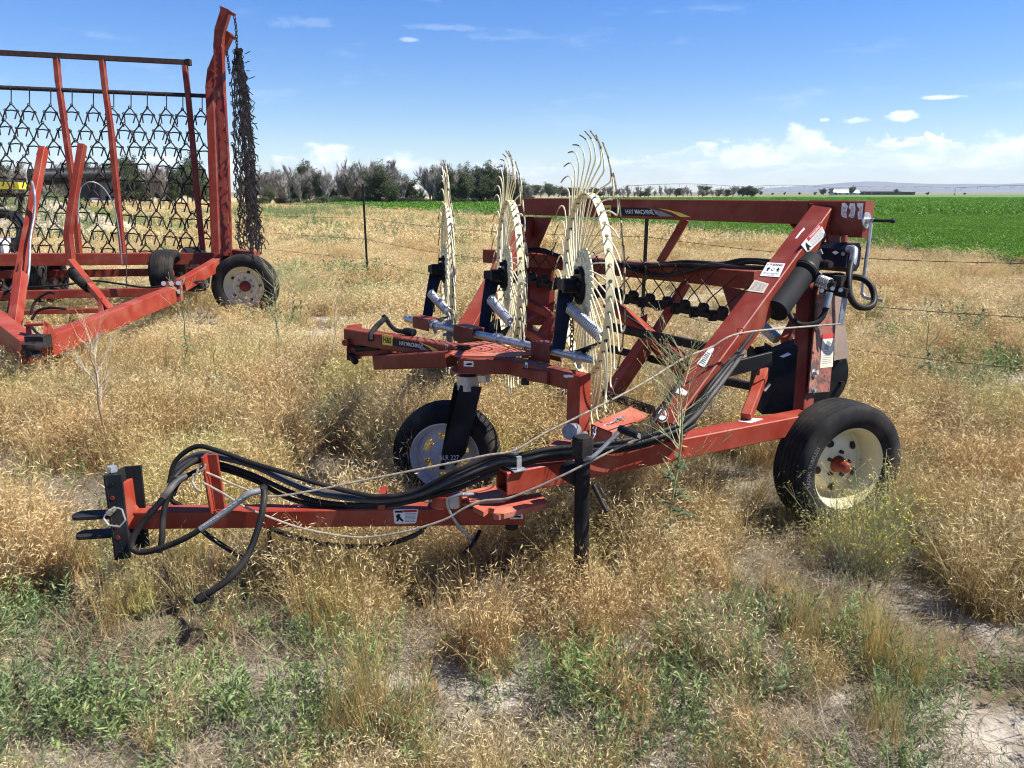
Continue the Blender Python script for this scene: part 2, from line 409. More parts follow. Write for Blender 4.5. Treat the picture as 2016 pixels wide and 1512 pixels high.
# tongue pivot block
tu = tongue
zt = tz+.039
mb = MB()
a = on_t(850, 990); b = on_t(905, 990)
for yy in (0.004, .066):
    mb.box(((a.x+b.x)/2, a.y+yy+.004, zt+.022), b.x-a.x, .008, .05)
mb.box((b.x+.004, a.y+.03, zt+.035), .008, .085, .075)
mb.box((a.x-.0, a.y+.035, zt+.012), .008, .06, .02)
obj('latch_block', mb, RED2, tongue, smooth=0)
q = on_t(894, 988, .006)
mb = MB().cyl(q, q-tn*.006, .031, n=28); obj('latch_disc', mb, GALV, tongue)
mb = MB().tube(cat([on_t(912, 972, .03), on_t(884, 980, .02), on_t(881, 992, .015), on_t(888, 1012, .012), on_t(905, 1038, .01), on_t(926, 1060, .0), on_t(928, 1072, .0)]), .0065, 8)
obj('latch_rod', mb, GALV, tongue)
mb = MB().coil(on_t(873, 972)+tn*.03, on_t(905, 972)+tn*.03, .012, .0025, 9); obj('latch_spring', mb, GALVD, tongue)
mb = MB().cyl(on_t(908, 977)+tn*.02, on_t(935, 977)+tn*.02, .009); obj('latch_pin', mb, GALV, tongue)
mb = MB().tube([at(945, 1045, 3.25), at(930, 1072, 3.2), at(912, 1090, 3.18)], .009, 6); obj('latch_foot', mb, BLACK, tongue)
mb = MB().cyl(on_t(1008, 1030)+tn*.04, on_t(1008, 1047)+tn*.04, .028, n=14); obj('pivot_nut', mb, IRON, tongue)
# offset plates between tongue and rail
mb = MB().prism([gz(u, v, .470) for u, v in ((918, 967), (972, 955), (1010, 952), (1030, 968), (990, 985), (925, 988))], -UP*.012)
obj('upper_offset_plate', mb, FADED, A, smooth=0)
mb = MB()
zt2 = .455
P = [gz(u, v, zt2) for u, v in ((931, 997), (955, 986), (1062, 970), (1078, 987), (1076, 991), (982, 1014), (971, 1012), (974, 1002), (962, 1000), (952, 1008))]
mb.prism(P, -UP*.022); obj('lower_offset_plate', mb, FADED, A, smooth=0)
mb = MB().prism([on_t(850, 998, .002)+tn*.01, on_t(1030, 1000, .002)+tn*.01, on_t(1030, 1000)+tn*.1, on_t(850, 998)+tn*.1], UP*.012); obj('tongue_top_plate', mb, FADED, A, smooth=0)
# --- U clamps on rail, jack
def uclamp(u, v, du, parent, mat=GALV):
    q = on_rail(u, v, .002); mb = MB(); w = .016; up = .055
    o = [q, q+UP*up, q+UP*up+rn*.055, q+rn*.055]
    for a, b in ((q, q+UP*up), (q+rn*.06, q+rn*.06+UP*up)): mb.beam(a, b, .0035, w*1.4, up=rd, ch=.001)
    mb.beam(q+UP*(up+.002)-rn*.003, q+UP*(up+.002)+rn*.063, w*1.4, .0035, ch=.001); mb.box(q+UP*.002+rn*.03, .06, .09, .004, Matrix.Rotation(math.atan2(rd.y, rd.x), 3, 'Z'))
    return obj('hose_clamp', mb, mat, parent)
c1 = uclamp(1022, 926, 0, rail); uclamp(1336, 858, 0, rail)
q = on_rail(1016, 893); mb = MB().tube([q+UP*.008+Vector((.012*math.cos(k*.5236), .006, .012*math.sin(k*.5236))) for k in range(12)], .0035, 6, closed=True); obj('rope_ring', mb, GALV, c1)
jt = at(1147, 880, 3.02); jb = at(1150, 1128, 3.02)
jack = obj('jack_stand', MB().cyl(jt+Vector((0, 0, -.02)), Vector((jt.x+.008, jt.y, .06)), .031, n=24), BLACK, A)
mb = MB(); mb.beam(jt-UP*.035, jt+UP*.035, .068, .072, up=rd, ch=.012); mb.beam(jt+UP*.033, jt+UP*.044, .062, .062, up=rd, ch=.01); obj('jack_head', mb, IRON, jack)
mb = MB().cyl((jt.x+.008, jt.y, .07), (jt.x+.008, jt.y, .0), .030, n=20); mb.cyl((jt.x+.008, jt.y, .02), (jt.x+.008, jt.y, .028), .06, n=20); obj('jack_foot', mb, BLACK, jack)
h0 = at(1158, 902, 2.98); h1 = at(1218, 851, 3.0)
obj('crank_arm', MB().tube(cat([at(1151, 905, 3.0), h0, at(1170, 897, 2.97), h1]), .0085, 8), GALVD, jack)
obj('crank_grip', MB().cyl(at(1220, 844, 3.02), at(1257, 857, 2.96), .0165, n=16), PLASTIC, jack)
obj('grip_bolt', MB().cyl(at(1256, 856.5, 2.962), at(1258.5, 858, 2.955), .009, n=10), GALV, jack)
obj('jack_mount', MB().cyl(jt+rn*.01-UP*.13, jt+rn*.10-UP*.13, .045, n=20), BLACK, jack)
mb = MB().tube([at(1168, 955, 3.1), at(1195, 1008, 3.05)], .010, 8); obj('jack_lever', mb, IRON, jack)
# --- rear panel plates near the leg
mb = MB().prism([gz(u, v, .66) for u, v in ((1165, 835), (1242, 801), (1279, 817), (1205, 851))], -UP*.008)
mb.prism([gz(1165, 835, .66), gz(1205, 851, .66), gz(1205, 851, .66)-UP*.06, gz(1165, 835, .66)-UP*.09], rn*.006)
obj('step_plate', mb, FADED, A, smooth=0)
mb = MB().prism([gz(u, v, .63) for u, v in ((1068, 886), (1096, 865), (1124, 868), (1128, 892))], -UP*.006); obj('spring_steel_tab', mb, FADED, A, smooth=0)
mb = MB().chain([at(1168, 843, 3.5), at(1195, 838, 3.5), at(1215, 826, 3.55), at(1231, 822, 3.6)], .03, .008, .0028); obj('safety_chain', mb, GALVD, A); mb = MB(); mb.chain([at(1172, 840, 3.45), at(1168, 860, 3.4), at(1163, 868, 3.38)], .03, .008, .0028); obj('safety_chain', mb, GALVD, A)
obj('grey_roller', MB().cyl(at(1121, 850, 3.30), at(1131, 848, 3.36), .034, n=24), GALVD, A)
# --- boom: near leg, cross arm, far arm
legb = at(1141, 862, 3.36); legt = at(1141, 752, 3.50)
legv = Vector((legt.x, legt.y, 0)); zb = .855
boomn = [at(905, 720, 3.86), at(1010, 716, 3.82), at(1139, 749, 3.50)]
for q in boomn: q.z = zb if q is not boomn[0] else zb
lx = at(1140, 749, 3.5); bd2 = (boomn[2]-boomn[1]).normalized()
leg = obj('boom_leg', MB().beam(Vector((lx.x, lx.y, .58)), Vector((lx.x, lx.y, zb+.0375)), .08, .08, up=bd2), RED2, A)
mb = MB().beam(boomn[1], boomn[2]-bd2*.03, .076, .078); mb.beam(boomn[0], boomn[1]+(boomn[1]-boomn[0]).normalized()*.012, .076, .0775)
boom = obj('boom_near_arm', mb, RED, A)
bn = Vector((-bd2.y, bd2.x, 0)); obj('boom_bolt', MB().bolt(at(1151, 856, 3.38), rn*-1, .012, .01), GALV, leg)
f0 = at(687, 655, 4.62); f1 = at(905, 690, 4.10); f0.z = f1.z = .86; fd = (f1-f0).normalized(); fn = Vector((-fd.y, fd.x, 0))
mb = MB().beam(f0, f1, .08, .086); farm = obj('boom_far_arm', mb, RED, A)
mb = MB().prism([at(682, 641, 4.6), at(690, 641, 4.62), at(691, 711, 4.62), at(683, 709, 4.6)], fn*.09); mb.cyl(at(684, 673, 4.58), at(679, 675, 4.55), .02, n=10)
obj('arm_end_plate', mb, RED, farm, smooth=0)
mb = MB().cyl(at(690, 700, 4.62), at(700, 712, 4.56), .02, n=12); obj('arm_end_roller', mb, IRON, farm)
mb = MB().beam(at(692, 692, 4.66), at(778, 686, 4.5), .07, .06); mb.beam(at(745, 712, 4.45), at(888, 706, 4.05), .08, .085, ch=.006)
obj('lower_arm', mb, RED, A)
mb = MB().cyl(at(702, 687, 4.6), at(745, 684, 4.5), .018, n=12); mb.tube(cat([at(700, 682, 4.55), at(730, 676, 4.5), at(765, 688, 4.45)]), .008); obj('arm_cylinder', mb, BLACK, farm)
mb = MB().tube(cat([at(757, 628, 4.6), at(744, 640, 4.5), at(732, 655, 4.45), at(729, 670, 4.43)]), .016, 8)
obj('hose_fitting', mb, BLACK, farm)
mb = MB().tube(cat([at(755, 622, 4.62), at(762, 630, 4.6), at(768, 640, 4.55), at(780, 650, 4.5), at(800, 654, 4.4)]), .014, 8); mb.cyl(at(798, 652, 4.4), at(815, 655, 4.35), .022, n=10); obj('feed_hose', mb, HOSE, farm)
# centre plate
zc = .90
mb = MB().prism([gz(u, v, zc) for u, v in ((886, 697), (905, 676), (955, 671), (1030, 688), (1060, 694), (1008, 701), (900, 701))], -UP*.006)
mb.prism([gz(u, v, zb-.039) for u, v in ((886, 727), (905, 712), (1000, 715), (1008, 734), (896, 733))], -UP*.008)
obj('centre_plate', mb, FADED, A, smooth=0)
mb = MB().cyl(at(913, 689, 4.0), at(913, 680, 4.0), .036, n=16); mb.cyl(at(913, 684, 4.0), at(913, 681, 4.0), .045, n=16); obj('pivot_cap', mb, IRON, A)
mb = MB().beam(at(1036, 735, 3.72), at(1085, 742, 3.6), .06, .06); obj('boom_bracket', mb, RED, boom)
mb = MB().cyl(at(1034, 745, 3.7), at(1034, 758, 3.7), .02, n=10); obj('boom_bracket_bolt', mb, IRON, boom)
# --- caster wheel
def tyre(mb, c, ax, r, w, grooves=4, bead=None, rr=.62):
    bead = bead or r*.60; hw = w/2
    pr = [(bead, -hw*.62), (bead*1.02, -hw*.80), (bead*1.12, -hw*.93), (bead+(r-bead)*.45, -hw*1.0), (bead+(r-bead)*.75, -hw*.97), (r*.965, -hw*.85), (r*.985, -hw*.74)]
    if grooves:
        k = grooves; span = 2*hw*.70
        for i in range(k+1):
            x0 = -hw*.70+span*i/(k+1)+.002; x1 = -hw*.70+span*(i+1)/(k+1)-.002
            cr = lambda x: r*(1-.016*(x/hw)**2*2)
            pr += [(cr(x0)-.007, x0-.0015), (cr(x0), x0+.0015), (cr((x0+x1)/2), (x0+x1)/2), (cr(x1), x1-.0015), (cr(x1)-.007, x1+.0015)]
    pr += [(a, -b) for a, b in reversed(pr[:7])]
    mb.lathe(c, ax, pr, 72); return mb
caxis = Vector((-.12, -.99, .0)).normalized()
cc = at(880, 884, 4.2); cc.z = .30
cas = obj('caster_tyre', tyre(MB(), cc, caxis, .295, .17, 4, bead=.19), RUBBER, A)
mb = MB(); mb.lathe(cc, caxis, [(.196, .055), (.197, .066), (.188, .070), (.178, .062), (.172, .050), (.165, .047), (.160, .03), (.150, .028)], 56)
mb.lathe(cc, caxis, [(.196, .055), (.17, -.03), (.19, -.07)], 56)
for k in range(6):
    a0 = k*math.pi/3; mb.sector(cc, caxis, .088, .152, a0-.17, a0+.17, .020, .030, 5)
mb.lathe(cc, caxis, [(.0, .045), (.04, .045), (.05, .035), (.092, .026), (.092, .016), (0, .016)], 40)
mb.lathe(cc, caxis, [(.150, .032), (.132, .030), (.132, .020), (.150, .018)], 56)
crim = obj('caster_rim', mb, WHITE, cas, smooth=30)
ft = at(921, 752, 3.98); obj('swivel_clamp', MB().cyl((ft.x, ft.y, ft.z-.038), (ft.x, ft.y, ft.z+.038), .058, n=28).beam(at(945, 745, 3.9), at(960, 745, 3.86), .03, .04), GALV, A)
obj('swivel_post', MB().cyl((ft.x, ft.y, ft.z-.08), (ft.x, ft.y, ft.z+.10), .044, n=24), BLACK, A)
a_ = at(921, 768, 3.95); b_ = cc+caxis*.075+UP*-.03; b_ = at(889, 893, 4.06)
mb = MB(); fx = Vector((1, .12, 0)).normalized()
mb.prism([at(893, 760, 3.96), at(908, 757, 3.98), at(896, 905, 4.08), at(868, 900, 4.08)], Vector((.0, .07, 0)))
mb.prism([at(905, 759, 3.93), at(947, 763, 3.93), at(915, 893, 4.0), at(890, 926, 4.02), at(864, 924, 4.03), at(880, 870, 4.0)], Vector((.004, .014, 0)))
fork = obj('caster_fork', mb, BLACK, A, smooth=0)
mb = MB(); q = at(886, 915, 4.0); mb.box(q, .05, .03, .045); mb.cyl(q-Vector((0, .02, 0)), q-Vector((0, .028, 0)), .022, n=6); obj('axle_nut', mb, GALVD, fork)
vs, fs = textmesh('BLR 227', 0)
mb = MB(); c0 = at(866, 905, 3.99); mb.add([c0+Vector((x*.10, -.004, y*.026)) for x, y in vs], fs); obj('chalk_writing', mb, LABEL, fork, smooth=0)
# --- galvanised pipe
pn = at(1175, 710, 3.58); pf = at(800, 627, 5.0); pd = (pf-pn).normalized()
mb = MB(); R0 = .022
x_ = pd.orthogonal().normalized(); mb.lathe((pn+pf)/2, pd, [(.016, -(pn-pf).length/2+.03), (.016, -(pn-pf).length/2), (R0, -(pn-pf).length/2), (R0, (pn-pf).length/2), (0, (pn-pf).length/2)], 24)
pipe = obj('galvanised_pipe', mb, GALV, A)
def ppt(u):                                      # point of the pipe seen at column u
    lo, hi = 0., 1.
    for _ in range(40):
        m = (lo+hi)/2; q = pn.lerp(pf, m); dep = q.y*CP+(CH-q.z)*SP
        if q.x/dep*F+1008 > u: lo = m
        else: hi = m
    return pn.lerp(pf, lo)
for u0, u1, hh in ((822, 853, .05), (903, 940, .075), (1056, 1092, .075)):
    a = ppt(u1); b = ppt(u0); mb = MB()
    sd = Vector((-pd.y, pd.x, 0)).normalized()
    if sd.y > 0: sd = -sd
    mb.prism([a+sd*.03-UP*hh*.8, b+sd*.03-UP*hh*.8, b+sd*.03+UP*.028, a+sd*.03+UP*.028], sd*.006)
    mb.prism([a+sd*.036+UP*.028, b+sd*.036+UP*.028, b-sd*.05+UP*.028, a-sd*.05+UP*.028], UP*.006)
    mb.prism([a-sd*.04-UP*hh*.8, b-sd*.04-UP*hh*.8, b-sd*.04+UP*.028, a-sd*.04+UP*.028], -sd*.006)
    obj('pipe_bracket', mb, RED, A, smooth=0)
mb = MB()
for u, v, d in ((883, 640, 4.3), (883, 660, 4.28)): pass
q = ppt(884); mb.cyl(q+UP*.05, q-UP*.09, .017, n=12); mb.cyl(q+UP*.028, q+UP*.045, .028, n=6); mb.box(q-UP*.04, .07, .05, .012); obj('pipe_stop_bolt', mb, GALVD, A)
# --- rake wheels
tn_ang = R(8.6); ax_n = Vector((-math.cos(tn_ang), -math.sin(tn_ang), 0)); er = Vector((math.sin(tn_ang), -math.cos(tn_ang), 0))
def polar(r, a, h=0): return Vector((h, r*math.cos(a), r*math.sin(a)))
def tine_mb():
    mb = MB(); P = []
    key = [(.165, .42, .018), (.30, .14, .010), (.43, .0, .0), (.48, -.10, -.003), (.53, -.21, -.005), (.57, -.29, -.004), (.60, -.325, .0), (.63, -.315, .004), (.66, -.27, .008), (.685, -.20, .014), (.705, -.13, .020)]
    P = cat([polar(r, a, h) for r, a, h in key], 3)
    n = len(P); k = n-6
    mb.tube(P[:k+1], .0038, 5); mb.cur = 1; mb.tube(P[k:], [.0038]*(n-k-1)+[.003], 5); mb.cur = 0
    return mb
tine_proto = None
def rake_wheel(hub, label, ntine, stuff_rest, phase, sc=1.0, splay=0):
    global tine_proto
    M = Matrix(((ax_n.x, er.x, 0, hub.x), (ax_n.y, er.y, 0, hub.y), (0, 0, 1, hub.z), (0, 0, 0, 1))) @ Matrix.Diagonal((1, sc, sc, 1))
    mb = MB(); N = 120
    mb.lathe((0, 0, 0), (1, 0, 0), [(.428, -.019), (.432, -.019), (.432, .019), (.428, .019)], N, closed=True)
    mb.cur = 1
    for k in range(40):
        a = (k+phase)*2*math.pi/40; q = polar(.4325, a, 0); e = polar(1, a, 0)
        mb.cyl(q, q+e*.0012, .009, n=8); q = polar(.4275, a, 0); mb.cyl(q, q-e*.0012, .009, n=8)
    ring = obj('rake_wheel', mb, [CREAM, WORN], A, M=M, smooth=30); ring['label'] = label
    mb = MB(); mb.lathe((0, 0, 0), (1, 0, 0), [(0, .022), (.165, .022), (.182, .012), (.182, .006), (.165, .016), (0, .016)], 60)
    for k in range(20):
        a = k*2*math.pi/20+.1; q = polar(.148, a, .022); mb.cyl(q, q+Vector((.008, 0, 0)), .009, n=8)
    for k in range(5):
        a = k*2*math.pi/5+.4; q = polar(.11, a, .022); mb.cyl(q, q+Vector((.004, 0, 0)), .022, n=12)
    obj('hub_plate', mb, CREAM, ring, M=M)
    mb = MB(); mb.lathe((0, 0, 0), (1, 0, 0), [(0, .040), (.088, .040), (.092, .034), (.092, .026), (0, .026)], 40); mb.lathe((0, 0, 0), (1, 0, 0), [(.036, .026), (.036, .11), (.022, .115), (0, .115)], 24)
    for k in range(5):
        a = k*2*math.pi/5+.2; q = polar(.068, a, .04); mb.cyl(q, q+Vector((.020, 0, 0)), .012, n=6)
    obj('hub', mb, BLACK, ring, M=M)
    rest = MB()
    for k in range(40):
        a = (k+phase)*2*math.pi/40
        jit = random.uniform(-.032, .032); Rm = Matrix.Rotation(a+jit, 4, 'X') @ Matrix.Rotation(random.gauss(0, .035), 4, 'Y')
        if k < ntine:
            if tine_proto is None: o = obj('tine', tine_mb(), [CREAM, WORN], ring, M=M@Rm); tine_proto = o
            else: link('tine', tine_proto.data, ring, M@Rm)
        else:
            tm = tine_mb()
            rest.v_ = 0
            n = len(rest.v); rest.v += [Rm @ v for v in tm.v]; rest.f += [tuple(i+n for i in f) for f in tm.f]; rest.mi += tm.mi
    if ntine < 40: tag(obj('tines', rest, [CREAM, WORN], ring, M=M), kind='stuff')
    return ring
hubs = [at(1153, 562, 3.66), at(1003, 542, 4.50), at(882, 530, 5.12)]
armpx = [((1104, 556, 3.72), (1092, 688, 3.72), (1138, 703), (1122, 606, 3.60), (1184, 664, 3.42), (1128, 625)),
         ((957, 549, 4.54), (945, 655, 4.50), (980, 664), (966, 590, 4.36), (1004, 633, 4.18), (970, 605)),
         ((848, 534, 5.16), (834, 632, 5.1), (855, 640), (848, 578, 4.96), (883, 615, 4.78), (855, 590))]
for i, (hub, ap) in enumerate(zip(hubs, armpx)):
    rw = rake_wheel(hub, ('largest-looking cream rake wheel nearest the camera', 'middle cream rake wheel', 'farthest cream rake wheel seen nearly edge on')[i], (40, 40, 20)[i], 0, 0, 1.0)
    a = at(*ap[0]); b = at(*ap[1]); d = (b-a).normalized(); mb = MB()
    k = a.lerp(b, .35)
    hb = hub+ax_n*.11
    mb.beam(Vector((a.x, a.y, hb.z)) , hb+ax_n*-.02, .04, .05, ch=.006)
    mb.prism([a+Vector((-.004, 0, .01)), a+Vector((.085, 0, .01)), a.lerp(b, .38)+Vector((.062, 0, 0)), b+Vector((.05, 0, 0)), b+Vector((-.012, 0, 0)), a.lerp(b, .4)+Vector((-.01, 0, 0))], Vector((0, .05, 0)))
    arm = obj('wheel_arm', mb, NAVY, A, smooth=0)
    s0 = at(*ap[3]); s1 = at(*ap[4]); mb = MB(); sdv = (s1-s0).normalized()
    mb.coil(s0, s1, .0245, .0046, (s1-s0).length/.0125, 14, 5); mb.cyl(s0+sdv*.004, s1-sdv*.012, .022, n=16)
    mb.tube(cat([s1-sdv*.02, s1+sdv*.012-UP*.01, s1+sdv*.02-UP*.035]), .006, 6)
    spr = obj('return_spring', mb, GALV, arm, smooth=60)
    c = ppt(ap[2][0]); mb = MB()
    mb.prism([s1-UP*.03, s1+Vector((.0, .02, -.022)), c+Vector((.035, 0, .012)), c+Vector((-.015, 0, .03))], Vector((.008, .014, 0)))
    obj('spring_lever', mb, BLACK, arm, smooth=0)
    mb = MB(); mb.lathe(c, pd, [(.022, -.02), (.032, -.02), (.032, .02), (.022, .02)], 24); mb.beam(c-UP*.02, c-UP*.055+Vector((.01, 0, 0)), .02, .025); obj('pipe_collar', mb, GALV, arm)
    cx, cy = ap[5]; mb = MB(); ca = at(cx, cy, s0.y); mb.chain([s0+Vector((.0, .02, -.02)), s0+Vector((.015, .03, -.10)), Vector((s0.x+.012, s0.y+.04, c.z+.02))], .030, .009, .0032); obj('lift_chain', mb, IRON, arm)
    obj('arm_clip', MB().prism([s0+Vector((-.012, 0, .02)), s0+Vector((.02, 0, .03)), s0+Vector((.035, .02, -.05)), s0+Vector((-.0, .02, -.055))], Vector((0, .01, 0))), GALVD, arm, smooth=0)
# ---------------------------------------------------------------- basket frame
T0 = at(1604, 417, 4.48); T1 = at(1024, 414, 6.55); T1.z = T0.z = 1.582
TD = (T1-T0).normalized(); TN = Vector((TD.y, -TD.x, 0))
if TN.dot(CAMP-T0) < 0: TN = -TN
topb = bm_beam('top_beam', T0, T1, .10, .135, RED)
M0 = at(1490, 558, 4.93); M1 = at(958, 499, 6.8); zz = (M0.z+M1.z)/2; M0.z = M1.z = zz
midb = bm_beam('middle_beam', M0, M1, .09, .115, RED)
def plate(name, pts, mat=RED, parent=A, off=(0, .012, 0)): return obj(name, MB().prism([at(*q) for q in pts], Vector(off)), mat, parent, smooth=0)
plate('beam_gusset', ((1027, 428, 6.5), (1087, 428, 6.3), (1062, 486, 6.4), (1062, 500, 6.42), (1030, 500, 6.5)), RED, topb)
plate('beam_gusset', ((1552, 436, 4.62), (1600, 436, 4.5), (1572, 462, 4.5)), RED, topb)
plate('middle_gusset', ((1422, 562, 5.08), (1484, 576, 4.90), (1440, 622, 4.98)), RED, midb)
bm_beam('link_brace', at(1350, 432, 5.36), at(1300, 516, 5.5), .05, .055, RED)
# panel and column at the far left end
plate('end_shield', ((1044, 515, 6.4), (1094, 519, 6.3), (1090, 640, 6.1), (1044, 640, 6.2)), RED2)
bm_beam('far_column', at(1036, 505, 6.55), at(1034, 700, 6.2), .1, .1, RED)
bm_beam('far_strut', at(1040, 440, 6.5), at(914, 664, 5.3), .12, .13, RED, w2=.12)
for a, b, w, h in (((1030, 590, 6.0), (1100, 628, 5.9), .10, .05), ((1028, 645, 5.9), (1092, 600, 6.0), .05, .05), ((1098, 625, 5.9), (1052, 690, 5.8), .09, .1), ((1030, 690, 5.9), (1100, 650, 5.8), .05, .05), ((1000, 630, 6.), (1100, 690, 5.6), .06, .06)):
    bm_beam('reel_strut', at(*a), at(*b), w, h, RED2)
for a, b, w, h in (((1200, 596, 5.45), (1345, 712, 4.95), .11, .06), ((1280, 665, 5.2), (1200, 782, 5.15), .10, .09), ((1285, 672, 5.2), (1350, 735, 4.8), .05, .10), ((1350, 560, 5.35), (1262, 702, 5.3), .05, .06)):
    bm_beam('reel_strut', at(*a), at(*b), w, h, RED2)
plate('strut_web', ((1250, 630, 5.3), (1275, 618, 5.3), (1270, 660, 5.2), (1255, 655, 5.2)), RED2, A)
# tooth bars with rubber mounts and thin teeth
def tooth_bar(a, b, n, teeth, seed, knob=True, th=.055):
    a = at(*a); b = at(*b); bar = obj('tooth_bar', MB().beam(a, b, .04, th*.8, ch=.006), IRON, A); rr = random.Random(seed)
    d = (b-a).normalized()
    for i in range(n):
        q = a.lerp(b, (i+.5)/n)
        if knob:
            mb = MB().ball(q+UP*.042-Vector((0, .02, 0)), .040, 14, .9); mb.cyl(q+UP*.04-Vector((0, .02, 0)), q+UP*.04-Vector((.028, .045, -.03)), .014, n=8); mb.box(q-d*.07, .05, .05, .07)
            k = obj('tooth_mount', mb, IRON, bar)
        if teeth:
            for sgn in (-1, 1):
                mb = MB().tube([q+UP*.04, q+d*(-sgn*.05)+UP*.11, q+d*(sgn*-teeth)+UP*(.30+rr.uniform(-.02, .02))], .0042, 5); obj('tooth', mb, IRON, bar)
    return bar
tooth_bar((1012, 548, 6.4), (1440, 628, 5.0), 14, .24, 1)
tooth_bar((1200, 643, 5.35), (1396, 684, 4.8), 5, 0, 2, False, .07)
tooth_bar((1190, 775, 5.0), (1286, 808, 4.7), 3, 0, 3, False, .06)
tooth_bar((1416, 748, 4.7), (1490, 762, 4.5), 2, 0, 4, False, .06)
tooth_bar((1200, 686, 5.6), (1330, 718, 5.2), 4, .0, 5, False, .06)
# --- right diagonal
D0 = at(1622, 424, 4.42); D1 = at(1308, 850, 3.47); diag = bm_beam('diagonal_beam', D1, D0, .128, .135, RED)
dd = (D0-D1).normalized(); dsd = dd.cross(UP).normalized(); dup = dsd.cross(dd)
if dsd.dot(CAMP-D0) < 0: dsd = -dsd
E0 = T0-TD*-.12; E1 = T0-TD*.52
bm_a = T0+TD*.02; bm_b = at(1712, 430, 4.22)
e0 = Vector((T0.x, T0.y, 0))+TD*.02; e1 = e0-TD*.345; zE = 1.553
endb = obj('end_box', MB().beam(Vector((e0.x, e0.y, zE)), Vector((e1.x, e1.y, zE)), .10, .200, ch=.008), RED, A)
def on_end(u, v, off=.002): return onp(u, v, Vector((e0.x, e0.y, 0))+TN*.05, TN, off)
# crank
cw = on_end(1714, 431, .0)-TD*.02
mb = MB(); cn = -TD
pc = Vector((e1.x, e1.y, zE-.005))+TN*.03+cn*.002
mb.cyl(pc, pc+cn*.008, .044, n=28); mb.cyl(pc+cn*.008, pc+cn*.028, .018, n=6)
crk = obj('crank_washer', mb, GALV, A)
pe = pc+cn*.03
mb = MB().cyl(pc+cn*.02, pc+cn*.045, .013, n=12); obj('crank_shaft', mb, GALVD, crk)
g0 = pc+cn*.02; g1 = pc+cn*.15
obj('crank_stub', MB().cyl(g0, g1, .0085, n=10).ball(g1, .013), IRON, crk)
obj('crank_handle', MB().tube(cat([g0+cn*.01, g0+cn*.01-UP*.10, g0+cn*.005-UP*.37, g0+cn*.012-UP*.41, g0+cn*.035-UP*.425, g0+cn*.13-UP*.43], 6), .0105, 10), GALV, crk)
# --- decals on beams
fc = face_px(((1153, 427), (1320, 430), (1320, 410), (1153, 407)), T0+TN*.05, TN)
Tface = lambda px: face_px(px, T0+TN*.05, TN)
band = Tface(((1205, 424), (1361, 427.5), (1342, 410), (1205, 408)))
b1 = band.plate('name_band', INK, topb, poly=[(0, 0), (.80, .0), (.66, .75), (.50, 1), (0, 1)])
band.plate('band_swoosh', GREYINK, b1, poly=[(.62, .0), (.80, .03), (.70, .6), (.55, .95), (.62, .5)], lift=.0014)
band.plate('yellow_swoosh', YEL, b1, poly=[(.88, .0), (1, .0), (.93, .45), (.80, .8), (.68, .97), (.82, .5)], lift=.0008)
band.text('lettering', 'HAY MACHINE II', LABEL, b1, .20, .22, .62, .76, bold=.006)
hs_ = Tface(((1179, 425.5), (1203, 426), (1203, 404), (1179, 403.5))); h1_ = hs_.plate('logo_plate', YEL, topb); hs_.plate('logo_panel', YEL, h1_, .08, .08, .92, .92, lift=.0013); hs_.text('lettering', 'H&S', INK, h1_, .1, .22, .9, .8, .0028, bold=.03)
Fface = lambda px: face_px(px, f0-fn*.04, fn)
fl = Fface(((746, 679), (872, 697), (872, 679), (746, 659)))
fb = fl.plate('name_band', INK, farm, poly=[(.04, .12), (.80, .10), (.72, .55), (.60, .85), (.04, .80)])
fl.plate('band_swoosh', GREYINK, fb, poly=[(.66, .16), (.80, .14), (.70, .5), (.58, .80), (.66, .5)], lift=.0014)
fl.plate('yellow_swoosh', YEL, fb, poly=[(.87, .08), (1, .02), (.92, .4), (.80, .68), (.66, .88), (.80, .5)], lift=.0008)
fl.text('lettering', 'HAY MACHINE II', LABEL, fb, .34, .30, .70, .72, bold=.006)
hl = Fface(((753, 678), (773, 681), (773, 661), (753, 657))); hb_ = hl.plate('logo_plate', YEL, farm, th=.0018); hl.text('lettering', 'H&S', INK, hb_, .1, .2, .9, .8, .0022, bold=.03)
lv = Fface(((877, 694), (881, 695), (881, 679), (877, 678))); lv1 = lv.plate('small_label', OLDLBL, farm); lv.plate('label_mark', INK, lv1, .3, .15, .7, .85, lift=.0014)
# boom near decals
bfn = Vector((-(boomn[1]-boomn[0]).y, (boomn[1]-boomn[0]).x, 0)).normalized(); Bf = lambda px: face_px(px, boomn[0]-bfn*.038, bfn)
q = Bf(((913, 721), (932, 722), (932, 712), (913, 711))); k = q.plate('small_label', LABEL, boom); q.plate('label_mark', INK, k, .15, .25, .85, .7, lift=.0014, poly=[(.12, .3), (.35, .6), (.8, .75), (.9, .4), (.6, .25)])
bfn2 = Vector((-bd2.y, bd2.x, 0)); B2 = lambda px: face_px(px, boomn[1]-bfn2*.038, bfn2)
q = B2(((1034, 734), (1039, 735), (1039, 714), (1034, 713))); k = q.plate('small_label', LABEL, boom); q.plate('label_mark', INK, k, .3, .15, .7, .8, lift=.0014)
q = B2(((1109, 744), (1130, 746), (1130, 738), (1109, 737))); q.plate('torn_label', LABEL, boom, poly=[(0, .6), (.1, .3), (.3, .05), (.5, .3), (.95, .4), (1, .8), (.6, 1), (.2, .9)])
